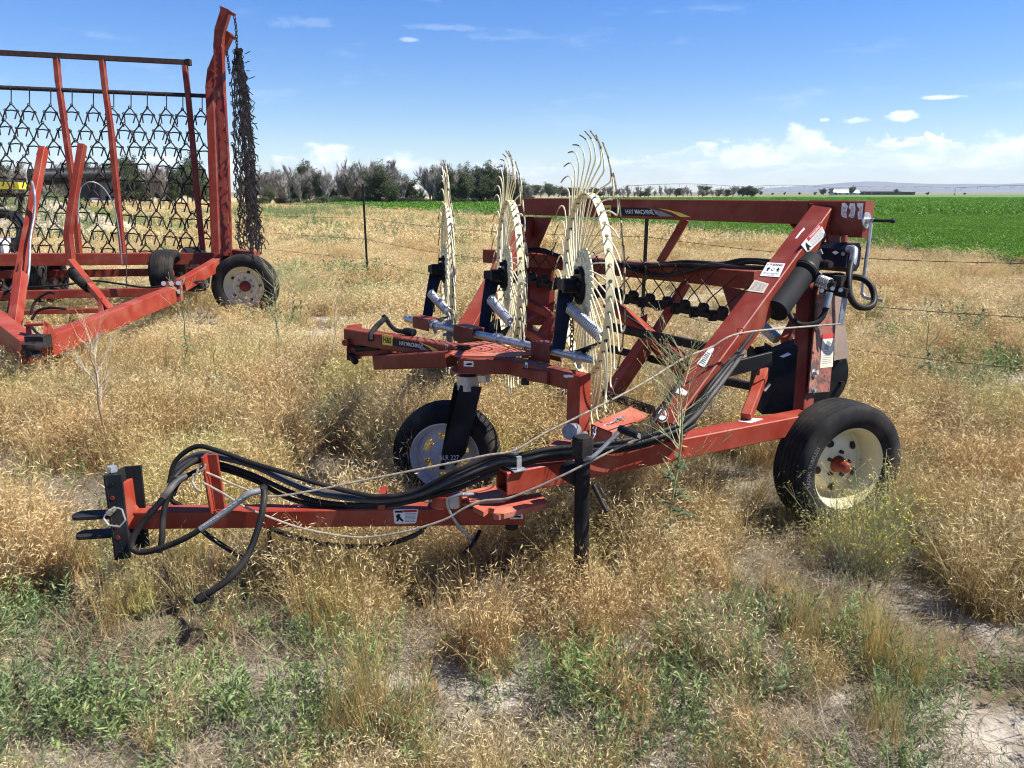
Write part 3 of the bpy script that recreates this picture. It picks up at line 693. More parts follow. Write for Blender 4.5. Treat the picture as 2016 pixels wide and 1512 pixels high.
# tongue decal
Tf = lambda px: face_px(px, t0, tn)
q = Tf(((777, 1031), (819, 1030), (824, 1002), (774, 1003))); k = q.plate('warning_label', LABEL, tongue, poly=[(0, .06), (.06, 0), (.94, 0), (1, .06), (1, .9), (.96, 1), (0.04, 1), (0, .9)])
q.plate('red_strip', INKR, k, .40, .80, .95, .96, lift=.0014); q.plate('black_strip', INK, k, .06, .78, .38, .92, lift=.0014)
q.lines('print', GREYINK, k, .47, .1, .95, .74, 7); q.plate('pictogram', INK, k, poly=[(.12, .62), (.2, .70), (.28, .62), (.26, .5), (.42, .22), (.36, .12), (.24, .32), (.16, .18), (.08, .14), (.14, .4), (.08, .48)], lift=.0014)
q = Tf(((1004, 1022), (1030, 1021), (1030, 1011), (1004, 1012))); k = q.plate('small_label', LABEL, tongue); q.plate('label_mark', INK, k, poly=[(.1, .35), (.6, .3), (.8, .2), (.85, .6), (.6, .65), (.1, .6)], lift=.0014)
# diagonal decals: top face
tp = D0+dup*.0675; Df = lambda px: face_px(px, tp, dup)
q = Df(((1496, 543), (1534, 546), (1546, 519), (1511, 517))); k = q.plate('warning_label', LABEL, diag)
q.text('lettering', 'WARNING!', INK, k, .18, .76, .92, .95, bold=.02)
q.plate('pictogram', INK, k, poly=[(.10, .78), (.16, .94), (.05, .8)], lift=.0014)
for s0, f in ((.22, 1), (.80, -1)): q.plate('figure_mark', INK, k, poly=[(s0, .62), (s0+.05*f, .68), (s0+.07*f, .58), (s0+.12*f, .52), (s0+.05*f, .46), (s0+.09*f, .34), (s0+.02*f, .42), (s0-.06*f, .34), (s0-.01*f, .5), (s0-.06*f, .54)], lift=.0014)
q.plate('gear_mark', GREYINK, k, poly=[(.50+.09*math.cos(a*.628), .52+.12*math.sin(a*.628)) for a in range(10)], lift=.0014)
q.plate('gear_gap', LABEL, k, poly=[(.50+.05*math.cos(a*.628), .52+.07*math.sin(a*.628)) for a in range(10)], lift=.0018)
q.text('lettering', 'KEEP AWAY FROM PARTS', INK, k, .10, .17, .90, .27); q.text('lettering', 'AT ALL TIMES', INK, k, .3, .05, .7, .14)
q = Df(((1471, 573), (1503, 577), (1514, 559), (1486, 551))); k = q.plate('faded_label', OLDLBL, diag); q.lines('print', GREYINK, k, .1, .1, .9, .9, 8, fill=.25)
q = Df(((1372, 716), (1387, 724), (1406, 687), (1400, 681))); k = q.plate('torn_label', LABEL, diag); q.lines('print', INK, k, .15, .08, .85, .7, 7, seed=4)
q = Df(((1565, 470), (1568, 472), (1584, 449), (1581, 447))); q.plate('torn_label', LABEL, diag, poly=[(0, 0), (.8, .1), (1, .6), (1.6, .95), (.6, 1), (.1, .5)])
q = Df(((1292, 832), (1316, 832), (1316, 802), (1292, 802))); cpoly = lambda r: [(.5+r*math.cos(a*math.pi/12), .5+r*math.sin(a*math.pi/12)) for a in range(24)]
k = q.plate('round_emblem', OLDLBL, diag, poly=cpoly(.5)); q.plate('emblem_ring', INK, k, poly=cpoly(.46), lift=.0013); q.plate('emblem_disc', LABEL, k, poly=cpoly(.36), lift=.0016)
q.plate('emblem_stripes', INKR, k, poly=[(.5, .45), (.78, .4), (.74, .62), (.55, .6)], lift=.0030); q.plate('emblem_field', BLUEINK, k, poly=[(.3, .55), (.5, .5), (.55, .75), (.4, .78)], lift=.0031)
sp_ = D0+dsd*.064; Sf = lambda px: face_px(px, sp_, dsd)
q = Sf(((1590, 498), (1626, 462), (1614, 438), (1577, 482))); k = q.plate('warning_label', LABEL, diag); q.plate('red_strip', INKR, k, .28, .70, 1, 1, lift=.0014); q.text('lettering', 'WARNING', LABEL, k, .38, .77, .92, .94, .0028, bold=.02)
q.lines('print', GREYINK, k, .30, .08, .95, .66, 8); q.plate('pictogram', INK, k, poly=[(.05, .2), (.12, .7), (.18, .85), (.2, .5), (.25, .15), (.16, .3), (.12, .05)], lift=.0014)
# end box torn label
q = Face([on_end(1656, 429), on_end(1697, 432), on_end(1700, 400), on_end(1657, 399)], TN)
k = q.plate('torn_label', LABEL, endb, poly=[(0, .25), (.02, .98), (.16, 1), (.30, .80), (.24, .4), (.28, 0), (.05, .08)]); q.plate('torn_label', LABEL, endb, poly=[(.36, .15), (.46, .5), (.34, .7), (.4, .98), (.62, .97), (.66, .6), (.62, .1), (.5, .05)]); q.plate('torn_label', LABEL, endb, poly=[(.82, 0), (1, 0), (1, 1), (.72, 1), (.72, .85), (.86, .6), (.78, .4)])
q.lines('print', GREYINK, k, .06, .15, .22, .75, 7); q.lines('print', GREYINK, k, .44, .1, .6, .8, 8, seed=3); q.lines('print', GREYINK, k, .86, .1, .95, .8, 7, seed=5)
q = Face([on_end(1640, 418), on_end(1643, 418), on_end(1643, 417), on_end(1640, 417)], TN)
# --- manual canister
c0 = at(1596, 517, 4.16); c1 = at(1527, 612, 3.95); cd = (c1-c0).normalized()
can = obj('manual_canister', MB().cyl(c0.lerp(c1, .30), c1, .064, n=36), PLASTIC, A)
obj('canister_cap', MB().lathe(c0, cd, [(0, -.03), (.050, -.03), (.060, -.02), (.064, .03), (.072, .07), (.074, .10), (.066, .105), (0, .105)], 36), PLASTIC, can)
obj('canister_band', MB().lathe(c0, cd, [(.0665, .075), (.0765, .075), (.0765, .09), (.0665, .09)], 36), HOSE, can)
mb = MB().cyl(c1-cd*.02+Vector((-.07, .02, 0)), c1-cd*.02+Vector((-.075, -.012, 0)), .036, n=20); mb.prism([c1-cd*.05+Vector((-.08, 0, .02)), c1-cd*.02+Vector((-.08, 0, -.035)), c1+Vector((-.01, 0, -.02)), c1-cd*.03+Vector((0, 0, .03))], Vector((0, .02, 0))); obj('canister_mount', mb, IRON, can)
mb = MB().prism([at(1541, 595, 4.05), at(1558, 548, 4.1), at(1561, 516, 4.14), at(1566, 516, 4.14), at(1563, 552, 4.1), at(1546, 600, 4.05)], Vector((.0, .02, 0))); obj('canister_strap', mb, BLACK, can, smooth=0)
# --- hydraulic motor cluster
mo = at(1650, 505, 4.28); Rz = Matrix.Rotation(math.atan2(-TD.y, -TD.x), 3, 'Z')
mb = MB(); mdir = -TD
mb.beam(mo-mdir*.09, mo+mdir*.09, .15, .155, ch=.03); mb.cyl(mo+mdir*.09, mo+mdir*.10, .06, n=24)
motor = obj('hydraulic_motor', mb, NAVY, A)
q = at(1633, 519, 4.14); a0 = TN*-1
mb = MB().sector(q+TN*.02, TN, .06, .09, R(-60), R(95), 0, .008, 14); obj('motor_guard_arc', mb, GALVD, motor)
mb = MB().cyl(at(1617, 519, 4.12), at(1636, 521, 4.05), .018, n=14); mb.cyl(at(1626, 520, 4.09), at(1631, 521, 4.07), .024, n=12); obj('motor_shaft', mb, IRON, motor)
q = onp(1650, 499, mo+TN*.077, TN, .002); mb = MB().cyl(q+TD*-.03, q+TD*-.03+TN*.004, .011, n=16); obj('motor_plug', mb, GALVD, motor)
q = onp(1645, 497, mo+TN*.077, TN, .001); obj('motor_badge', MB().prism([q+TD*.02, q-UP*.012, q-TD*.02, q+UP*.010], TN*.002), LABEL, motor, smooth=0)
mb = MB().beam(at(1640, 464, 4.3), at(1640, 482, 4.3), .06, .05); obj('motor_mount', mb, RED, motor)
mb = MB().cyl(at(1662, 464, 4.2), at(1662, 478, 4.2), .018, n=12); obj('mount_spacer', mb, RED, motor)
mb = MB(); mb.coil(at(1612, 552, 4.06), at(1634, 560, 4.0), .030, .004, 6, 16, 5) ; obj('valve_spring', mb, GALVD, A)
mb = MB().beam(at(1605, 562, 4.14), at(1668, 578, 3.98), .02, .05, ch=.003); mb.box(at(1652, 558, 4.08), .06, .06, .06); mb.box(at(1640, 545, 4.15), .10, .06, .04)
valve = obj('valve_bracket', mb, BLACK, A)
for u, v in ((1618, 572), (1639, 568), (1655, 571)): obj('bracket_bolt', MB().cyl(at(u, v, 4.0), at(u, v, 3.975), .012, n=6), GALV, valve)
mb = MB(); mb.box(at(1652, 553, 4.03), .05, .05, .055, Rz); mb.cyl(at(1636, 560, 4.02), at(1645, 562, 4.0), .02, n=12); obj('valve_body', mb, IRON, valve)
mb = MB().beam(at(1664, 578, 4.0), at(1655, 640, 4.0), .028, .008, up=Vector((0, 1, 0)), ch=.002); obj('valve_lever', mb, GALVD, valve)
lever_end = at(1654, 638, 3.97)
def hose(name, pts, r, mat=HOSE, parent=A, k=8): return obj(name, MB().tube(cat([at(*p) for p in pts], k), r, 8), mat, parent, smooth=60)
hose('motor_hose', ((1678, 512, 4.1), (1673, 530, 4.06), (1671, 555, 4.02), (1673, 580, 4.0), (1684, 600, 4.0), (1702, 606, 4.02), (1718, 600, 4.05), (1721, 583, 4.08), (1714, 562, 4.1), (1698, 549, 4.12), (1680, 545, 4.14), (1665, 546, 4.16)), .017)
obj('hose_elbow', MB().tube(cat([at(1670, 490, 4.16), at(1681, 492, 4.12), at(1680, 508, 4.1), at(1677, 522, 4.09)]), .021, 10), GALVD, A)
hose('valve_hose', ((1631, 580, 4.0), (1627, 603, 4.0), (1618, 625, 4.0), (1600, 638, 4.0), (1577, 640, 4.02), (1560, 628, 4.05), (1550, 605, 4.08)), .016)
obj('hose_ferrule', MB().cyl(at(1633, 576, 3.99), at(1626, 606, 3.99), .019, n=12), GALVD, A)
# --- right column, guards, flywheel
bm_beam('rear_column', at(1592, 545, 4.22), at(1578, 815, 4.02), .085, .085, RED, up=TN)
plate('column_web', ((1603, 560, 4.14), (1612, 560, 4.12), (1612, 590, 4.12), (1605, 630, 4.1)), RED)
g = plate('drive_guard', ((1611, 562, 4.08), (1645, 566, 4.20), (1645, 644, 4.17), (1633, 771, 4.08), (1592, 774, 3.96), (1604, 640, 4.04)), MUDRED, A, (.0, .02, 0))
gp = at(1620, 690, 4.01)
gv = [at(1611, 562, 4.08), at(1592, 774, 3.96), at(1645, 644, 4.17)]; gn = (gv[1]-gv[0]).cross(gv[2]-gv[0]).normalized()
if gn.dot(CAMP-gv[0]) < 0: gn = -gn
G = lambda px, o=.003: face_px(px, gv[0], gn, o)
q = G(((1614, 725), (1639, 722), (1642, 656), (1619, 658))); k = q.plate('danger_label', OLDLBL, g); q.plate('red_strip', INKR, k, 0, .86, 1, 1, lift=.0014); q.lines('print', GREYINK, k, .12, .1, .85, .5, 7, fill=.3); q.plate('pictogram', GREYINK, k, poly=[(.2, .55), (.45, .8), (.8, .7), (.6, .62), (.55, .5)], lift=.0014)
obj('guard_bolt', MB().bolt(onp(1602, 734, gv[0], gn, .0), gn, .014, .02), GALV, g); obj('guard_bolt', MB().bolt(onp(1601, 768, gv[0], gn, .0), gn, .012, .01), GALVD, g); obj('guard_bolt', MB().bolt(onp(1607, 643, gv[0], gn, .0), gn, .012, .012), GALVD, g)
plate('side_guard', ((1645, 566, 4.22), (1656, 574, 4.24), (1664, 640, 4.24), (1672, 704, 4.22), (1642, 710, 4.16)), MUDBR, A, (.004, .012, 0))
fw = at(1612, 742, 4.42); fax = (TN*.35-TD*.94).normalized()
mb = MB().lathe(fw, fax, [(0, .02), (.19, .02), (.20, .012), (.20, -.012), (.19, -.02), (0, -.02)], 48); fly = obj('drive_disc', mb, BLACK, A)
for k in range(6):
    a = k*math.pi/3+.3; q = fw+(fax.cross(UP).normalized()*math.cos(a)+UP*math.sin(a))*.15+fax*.02; mb = MB().cyl(q, q+fax*.02, .014, n=8); obj('disc_bolt', mb, IRON, fly)
plate('painted_shade_plate', ((1494, 704, 4.25), (1576, 674, 4.1), (1572, 812, 4.0), (1500, 816, 4.1), (1482, 800, 4.2)), BLACK, A, (.0, .10, 0))  # black plate put in for the shadowed interior beside the column
plate('shade_plate_label', ((1503, 768, 4.03), (1514, 755, 4.03), (1518, 757, 4.03), (1507, 771, 4.03)), OLDLBL, A, (0, .003, 0))
plate('shade_plate_catch', ((1535, 702, 4.05), (1552, 694, 4.05), (1558, 698, 4.05), (1542, 704, 4.05)), GALV, A, (0, .006, 0))
bm_beam('rear_strut', at(1505, 728, 4.1), at(1468, 824, 3.78), .05, .06, RED2)
bm_beam('rear_strut', at(1570, 625, 4.4), at(1545, 672, 4.3), .05, .06, RED2)
bm_beam('rear_link', at(1498, 640, 4.5), at(1530, 668, 4.4), .05, .05, GALVD)
# black tray arm
mb = MB().beam(at(1336, 752, 3.74), at(1518, 706, 3.92), .02, .075, ch=.003); arm = obj('tray_arm', mb, BLACK, A)
mb = MB()
tr = [at(1487, 684, 4.05), at(1517, 679, 3.95), at(1518, 712, 3.92), at(1489, 717, 4.0)]
mb.prism(tr, Vector((0, .006, 0))); tb = tr[3]; mb.box((tr[0]+tr[2])/2+Vector((0, .06, -.035)), .09, .12, .006); mb.box((tr[0]+tr[2])/2+Vector((.045, .06, 0)), .006, .12, .08); mb.box((tr[0]+tr[2])/2+Vector((-.045, .06, 0)), .006, .12, .06)
obj('tool_tray', mb, PLASTIC, arm, smooth=0)
mb = MB(); mb.box(at(1349, 765, 3.66), .07, .05, .085); mb.tube([at(1330, 775, 3.6), at(1345, 745, 3.66), at(1370, 742, 3.7)], .014); obj('tray_pivot', mb, BLACK, arm, smooth=0)
mb = MB().prism([onp(u, v, tp, dup, .001) for u, v in ((1326, 773), (1350, 779), (1354, 772), (1333, 758))], dup*.002); obj('white_patch', mb, LABEL, diag, smooth=0)
# --- right wheel
wh = at(1661, 932, 3.80); wh.z = .345; ha = R(20); wax = Vector((math.sin(ha), -math.cos(ha), 0))     # outward axis
tc_ = at(1648, 915, 3.92); tc_.z = .345
Rt = .337; rt = obj('road_wheel_tyre', tyre(MB(), tc_, wax, Rt, .215, 4, bead=.212), RUBBER, A)
mb = MB(); mb.lathe(tc_, wax, [(.222, .062), (.224, .078), (.214, .084), (.205, .074), (.198, .055), (.190, .03), (.186, -.02), (.182, -.035), (.168, -.04), (.150, -.028), (.125, -.005), (.095, .0), (.0, .0)], 64)
mb.lathe(tc_, wax, [(.222, .062), (.215, 0), (.222, -.08)], 48)
rim = obj('road_wheel_rim', mb, IVORY, rt)
for k in range(5):
    a = k*2*math.pi/5+.5; e = wax.cross(UP).normalized()*math.cos(a)+UP*math.sin(a); mb = MB().cyl(tc_+e*.066, tc_+e*.066+wax*.018, .010, n=6); obj('lug_nut', mb, RUSTY, rim)
    a += .6; e = wax.cross(UP).normalized()*math.cos(a)+UP*math.sin(a); q = tc_+e*.135; nn = (wax+e*.6).normalized(); q = tc_+e*.128+wax*-.002; obj('rim_slot', MB().cyl(q-nn*.006, q+nn*.004, .020, n=16), RUSTY, rim)
obj('wheel_hub', MB().lathe(tc_, wax, [(.045, 0), (.038, .025), (.030, .04), (.028, .07), (.022, .078), (0, .08)], 28), RED, rim)
def ringtext(name, txt, c, ax, r, h, a0, size, mat, parent, lift):
    vs, fs = textmesh(txt); asp = len(txt)*.62; x = -ax.cross(UP).normalized(); y = UP; mb = MB(); out = []
    for s_, t_ in vs:
        a = a0-(s_*asp*size)/r; rr = r+t_*size; out.append(c+(x*-1*math.cos(a)*-1)*rr*1+y*math.sin(a)*rr+ax*h)
    mb.add(out, fs); return obj(name, mb, mat, parent, smooth=0)
ringtext('sidewall_writing', 'RADIAL TUBELESS', tc_, wax, .262, .1083, 3.35, .022, GREYINK, rt, 0)
mb = MB().beam(n1+rn*.05, Vector((tc_.x, tc_.y, .345))-wax*.05, .07, .07); obj('wheel_spindle', mb, RED2, A)
# far tyre of the basket side
ft2 = at(1002, 668, 6.3); ft2.z = .35
obj('far_wheel_tyre', tyre(MB(), ft2, wax, .345, .2, 4, bead=.2), RUBBER, A)
# --- hoses on tongue and rail
path = [(333, 962, 3.22), (346, 928, 3.22), (386, 902, 3.22), (432, 905, 3.22), (500, 928, 3.22), (560, 955, 3.2), (620, 974, 3.2), (690, 984, 3.19), (750, 987, 3.17), (820, 975, 3.17), (900, 943, 3.14), (975, 914, 3.14), (1022, 905, 3.13), (1080, 893, 3.16), (1150, 886, 3.2), (1240, 874, 3.27), (1300, 858, 3.34), (1338, 843, 3.38), (1368, 820, 3.42), (1395, 785, 3.46), (1425, 745, 3.56), (1462, 695, 3.75), (1505, 645, 4.0), (1540, 600, 4.2)]
offs = [(0, -12), (6, -2), (-2, 4), (4, 12), (-5, -6)]
for i, (ox, oy) in enumerate(offs):
    pts = []
    for j, (u, v, d) in enumerate(path):
        sp = 1.0+.5*math.sin(j*1.1+i*2); dv = oy*(.55+.55*abs(math.sin(j*.9+i))); dv = oy*.75 if 8 <= j <= 9 or 12 <= j <= 17 else dv*1.75
        pts.append((u+ox*.6+(3 if j < 3 else 0)*i*.6, v+dv+(4*math.sin(j*.7+i*1.9) if 3 < j < 8 else 0), d+(i-2)*.012))
    hose('hydraulic_hose', pts[:(24, 22, 21, 19, 24)[i]], .0106, HOSE2 if i in (1, 4) else HOSE, A, 6)
hose('hydraulic_hose', ((388, 903, 3.2), (350, 932, 3.14), (326, 975, 3.06), (280, 1030, 3.03), (259, 1068, 3.02), (268, 1085, 3.02), (300, 1084, 3.02), (360, 1062, 3.0), (420, 1025, 3.0), (470, 987, 3.0), (490, 972, 3.0), (513, 966, 3.02)), .0125)
obj('hose_sleeve', MB().tube(cat([at(u, v, d) for u, v, d in ((366, 938, 3.13), (350, 946, 3.10), (332, 966, 3.06), (322, 979, 3.055))]), .0145, 10), HOSE2, A)
obj('hose_painted_sheen', MB().tube(cat([at(u, v, d) for u, v, d in ((395, 1042, 2.998), (420, 1025, 2.998), (470, 987, 2.998), (490, 972, 2.998), (512, 966, 3.018))]), .0130, 10), wornmat('grey_sheen_hose', (.16, .165, .17), (.24, .24, .25), .35), A)  # pale grey skin over the hose, its sheen painted as colour
hose('hydraulic_hose', ((520, 958, 3.04), (519, 990, 3.0), (508, 1040, 2.97), (484, 1100, 2.92), (450, 1140, 2.88), (418, 1163, 2.86), (404, 1172, 2.86)), .0135)
hose('hydraulic_hose', ((348, 940, 3.1), (328, 985, 3.08), (321, 1020, 3.06), (319, 1060, 3.05), (314, 1088, 3.05)), .0125)
hose('hydraulic_hose', ((335, 960, 3.3), (338, 985, 3.3), (360, 1000, 3.3), (400, 1046, 3.3), (440, 1075, 3.25), (495, 1110, 3.2)), .011)
hose('hydraulic_hose', ((520, 1035, 3.3), (560, 1050, 3.3), (620, 1068, 3.28), (690, 1076, 3.26), (760, 1072, 3.24), (820, 1052, 3.22), (838, 1035, 3.25)), .011)
mb = MB().cyl(at(530, 1046, 3.22), at(533, 1110, 3.22), .009, n=8); obj('skid_rod', mb, BLACK, A)
mb = MB().tube([at(u, v, 3.1) for u, v in ((394, 928), (402, 922), (404, 915), (398, 912), (391, 918), (388, 932), (381, 935), (378, 948), (386, 962), (396, 968))], .006, 7); obj('rope_knot', mb, ROPE, A)
# hoses on middle beam
for k, (dv, r, pts) in enumerate(((0, .014, ((1535, 517), (1500, 513), (1460, 512), (1420, 519), (1380, 517), (1340, 516), (1290, 521), (1232, 523), (1160, 512), (1100, 503), (1070, 492), (1040, 491), (1026, 494))), (1, .014, ((1530, 522), (1480, 516), (1440, 522), (1400, 526), (1350, 523), (1300, 522), (1250, 521), (1200, 519), (1120, 508), (1060, 495), (1026, 496))), (2, .015, ((1510, 528), (1440, 525), (1400, 521), (1370, 529), (1335, 538), (1300, 543), (1270, 538), (1235, 526), (1200, 518))), (3, .012, ((1512, 527), (1460, 527), (1400, 524), (1340, 521), (1270, 525), (1215, 518))))):
    pp = []
    for u, v in pts:
        t_ = (1490-u)/(1490-958); d = 1/(1/4.93+(1/6.8-1/4.93)*t_); pp.append((u, v, d-.09-.01*k))
    hose('beam_hose', pp, r)
obj('hose_tie', MB().tube([at(u, v, 5.4) for u, v in ((1268, 519), (1271, 530), (1272, 542))], .004, 5), INK, A)
# ropes
def rope(pts, lbl): 
    o = obj('rope', MB().tube(cat([at(*q) if not isinstance(q, Vector) else q for q in pts], 6), .0046, 7), ROPE, A); return o
rope(((1655, 638, 3.97), (1600, 642, 3.9), (1458, 656, 3.55), (1400, 684, 3.5), (1345, 706, 3.42), (1260, 758, 3.3), (1149, 815, 3.15), (1070, 854, 3.1), (1012, 887, 3.07), (960, 896, 3.07), (900, 909, 3.08), (800, 929, 3.1), (700, 949, 3.12), (600, 969, 3.13), (528, 977, 3.14), (470, 958, 3.14), (430, 940, 3.13), (396, 926, 3.1)), '')
rope(((1262, 862, 3.0), (1220, 880, 3.0), (1170, 905, 2.98), (1140, 920, 2.98), (1110, 935, 2.98), (1060, 958, 3.0), (1000, 981, 3.02), (952, 986, 3.04), (915, 1000, 3.05), (880, 1021, 3.06), (824, 1040, 3.08), (770, 1052, 3.1), (720, 1058, 3.12), (680, 1056, 3.12), (630, 1048, 3.12), (580, 1036, 3.1), (520, 1014, 3.06), (480, 997, 3.05), (440, 972, 3.08), (396, 948, 3.1)), '')
obj('rope_eye', MB().tube([at(1458+6*math.cos(k*.6283), 652+7*math.sin(k*.6283), 3.56) for k in range(10)], .0035, 6, closed=True), RED2, diag)
obj('rope_cord', MB().tube(cat([at(1345, 742, 3.6), at(1325, 775, 3.45), at(1306, 806, 3.38), at(1285, 832, 3.3), at(1262, 862, 3.1)]), .007, 7), HOSE, A)

def weld(a, b, parent, r=.0045, seed=0):
    rr = random.Random(seed); a = Vector(a); b = Vector(b); n = max(6, int((b-a).length/.006)); P = [a.lerp(b, i/n) for i in range(n+1)]
    return obj('weld_bead', MB().tube(P, [r*rr.uniform(.7, 1.3) for _ in P], 6), RED, parent)
for i, (u0, v0, u1, v1) in enumerate(((1594, 402, 1630, 398), (1269, 848, 1305, 868))):
    weld(onp(u0, v0, tp, dup, .002), onp(u1, v1, tp, dup, .002), diag, .005, i)
for k, x in enumerate((boomn[1]-bfn*.04,)): weld(x-UP*.038, x+UP*.038, boom, .0045, 7)
weld(onp(1305, 868, sp_, dsd, .002), onp(1345, 822, sp_, dsd, .002), diag, .005, 3)
weld(on_t(398, 1007, .003)-UP*.0, on_t(426, 1006, .003), tongue, .004, 4)
q0 = Vector((e0.x, e0.y, 0))+TN*.0525-TD*.015
weld(q0+UP*(zE-.098), q0+UP*(zE+.098), endb, .005, 5)

obj('hose_coupler', MB().cyl(at(408, 1170, 2.86), at(392, 1180, 2.86), .019, n=12).cyl(at(393, 1179, 2.86), at(384, 1184, 2.86), .013, n=10), IRON, A)
obj('hose_coupler', MB().cyl(at(514, 964, 3.03), at(524, 960, 3.04), .018, n=12), HOSE, A)
for i, (a_, b_) in enumerate((((440, 1004), (486, 975)), ((400, 1035), (430, 1016)))):
    pts = [at(a_[0]+(b_[0]-a_[0])*k/14, a_[1]+(b_[1]-a_[1])*k/14, 2.984) for k in range(15)]
    mb = MB()
    for k in range(0, 14):
        if k % 3 != 2: mb.tube([pts[k], pts[k].lerp(pts[k+1], .6)], .0016, 4)
    obj('hose_print', mb, LABEL, A)
# ================================================================ harrow cart on the left
B = empty('harrow_cart', gz(250, 600, 0), 'large red folding harrow cart with hanging chain harrow panels behind on the left', 'harrow cart')
def dB(x): return 9.6+(x/400)*.7
def bbeam(name, a, b, w, h, mat=RED, parent=B, **k): return bm_beam(name, a, b, w, h, mat, parent, **k)
def polybeam(name, pts, w, h, mat=RED, parent=B, up=UP):
    P = [at(*p) for p in pts]; mb = MB()
    for i in range(len(P)-1):
        d = (P[i+1]-P[i]).normalized()*(.004*(i % 2)); mb.beam(P[i], P[i+1]+(P[i+1]-P[i]).normalized()*.012, w-.003*(i % 2), h-.003*(i % 2), up=up)
    return obj(name, mb, mat, parent)
obj('top_rail', MB().beam(at(-150, 96, 9.35), at(371, 123, 10.25), .05, .065).box(at(371, 123, 10.25), .06, .08, .08), RUSTY, B)  # dark colour all over paints in the shaded underside of the red rail
for P in (((111, 116, 9.8), (115, 161, 9.8), (129, 259, 9.8), (144, 365, 9.8), (158, 520, 9.8)), ((201, 120, 9.95), (207, 173, 9.95), (219, 259, 9.95), (230, 374, 9.95), (244, 520, 9.95)), ((364, 130, 10.25), (370, 184, 10.25), (380, 288, 10.25), (390, 400, 10.25), (399, 490, 10.25))):
    polybeam('panel_upright', P, .065, .065, RED, up=Vector((0, 1, 0)))
pipe2 = obj('hanger_pipe', MB().cyl(at(-150, 166, 9.35), at(410, 189, 10.33), .027, n=12), IRON, B)
# harrow link: an inverted V with two prongs, hooked on its neighbours
def harrow_link_mb():
    mb = MB(); r = .0088
    for s in (-1, 1):
        mb.tube([(0, 0, 0), (s*.030, .004, -.030), (s*.066, 0, -.078), (s*.074, .0, -.088), (s*.124, 0, -.222)], r, 5)
        mb.tube([(s*.074, .0, -.085), (s*.066, -.012, -.10), (s*.050, -.045, -.185)], r, 5)
        mb.tube([(s*.074+.016*math.cos(k*1.047), -.004, -.082+.016*math.sin(k*1.047)) for k in range(6)], .006, 4, closed=True)
    mb.tube([(-.070, .006, -.086), (0, .008, -.076), (.070, .006, -.086)], r, 5)
    mb.tube([(.016*math.cos(k*1.047), 0, .004+.018*math.sin(k*1.047)) for k in range(6)], .006, 4, closed=True)
    return mb
lp = harrow_link_mb(); cnt = 0; rest = MB(); lme = None
cols = [(-130+37.6*i) for i in range(15)]; hookx = [-94, -55, -17, 21, 57, 99, 141, 183, 223, 257, 289, 327, 359, 397]
mat_root = obj('harrow_mat', (lambda mb: [mb.tube([at(x, 171+x*.042+4, dB(x)-.05), at(x-1, 168+x*.042+0, dB(x)), at(x+1, 178+x*.042, dB(x)+.02), at(x+1, 201+x*.045, dB(x))], .007, 5) for x in hookx] and mb)(MB()), IRON, B)
links = []
for row in range(9):
    for i, x in enumerate(hookx):
        xx = x+row*3.6+(-18.5 if row % 2 else 0)*(1)
        if i == 13 and row % 2 == 0 and row > 0: pass
        vv = 201+x*.045+row*33.6
        if xx > 412+row*3: continue
        links.append((xx+random.uniform(-2.6, 2.6), vv+random.uniform(-2, 2)+2.5*math.sin(xx*.013+row*.4)))
links.sort(key=lambda q: -q[0])
for xx, vv in links:
    M = Matrix.Translation(at(xx, vv, dB(xx))) @ Matrix.Rotation(R(6)+random.uniform(-.06, .06), 4, 'Z') @ Matrix.Rotation(random.uniform(-.05, .05)+.05, 4, 'Y')
    s = dB(xx)/10; M = M @ Matrix.Diagonal((s*1.02, s, s*1.03, 1))
    if cnt < 100 and xx > -30:
        if lme is None: o = obj('harrow_link', lp, IRON, mat_root, M=M); lme = o.data
        else: link('harrow_link', lme, mat_root, M)
        cnt += 1
    else:
        n = len(rest.v); rest.v += [M @ v for v in lp.v]; rest.f += [tuple(i+n for i in f) for f in lp.f]; rest.mi += lp.mi
tag(obj('harrow_links', rest, IRON, mat_root), kind='stuff')
# second panel folded back, seen edge on
mb = MB(); rr = random.Random(5)
for k in range(27):
    d = 9.9+(k % 12)*.26; off = rr.uniform(-1, 1); ph = rr.uniform(0, 6); f = 0.0 if abs(off) < .3 else rr.uniform(.0, .12)
    end = rr.uniform(.93, 1.02)
    while f < end:
        L = rr.uniform(.045, .062)
        def mp(f, o): 
            wd = 5+12*min(1, f*4)+5*f; return at(467+f*25+(off+o)*wd+2.5*math.sin(ph+f*14), 100+f*392, d)
        o1 = rr.uniform(-.22, .22); a = mp(f, o1); b2 = mp(f+L, -o1)
        mb.tube([a, b2], .0085, 4, cap=False)
        mb.tube([a+Vector((.022*math.cos(q*1.257), 0, .03*math.sin(q*1.257))) for q in range(5)], .007, 4, closed=True)
        if rr.random() < .35: mb.tube([a, a+Vector((rr.uniform(-.03, .09), rr.uniform(-.05, .05), -.07)), a+Vector((rr.uniform(-.02, .12), 0, -.13))], .007, 4)
        f += L
mb.cyl(at(474, 99, 9.8), at(470, 118, 13.0), .03, n=10)
for i in range(22):
    v = 105+i*17+rr.uniform(-4, 4); u = 481+i*1.4+rr.uniform(-3, 3); q = at(u, v, 9.9); mb.tube([q, q+Vector((rr.uniform(.04, .10), -.02, rr.uniform(-.07, .03)))], .006, 4)
tag(obj('folded_harrow_mat', mb, IRON, B), kind='stuff')
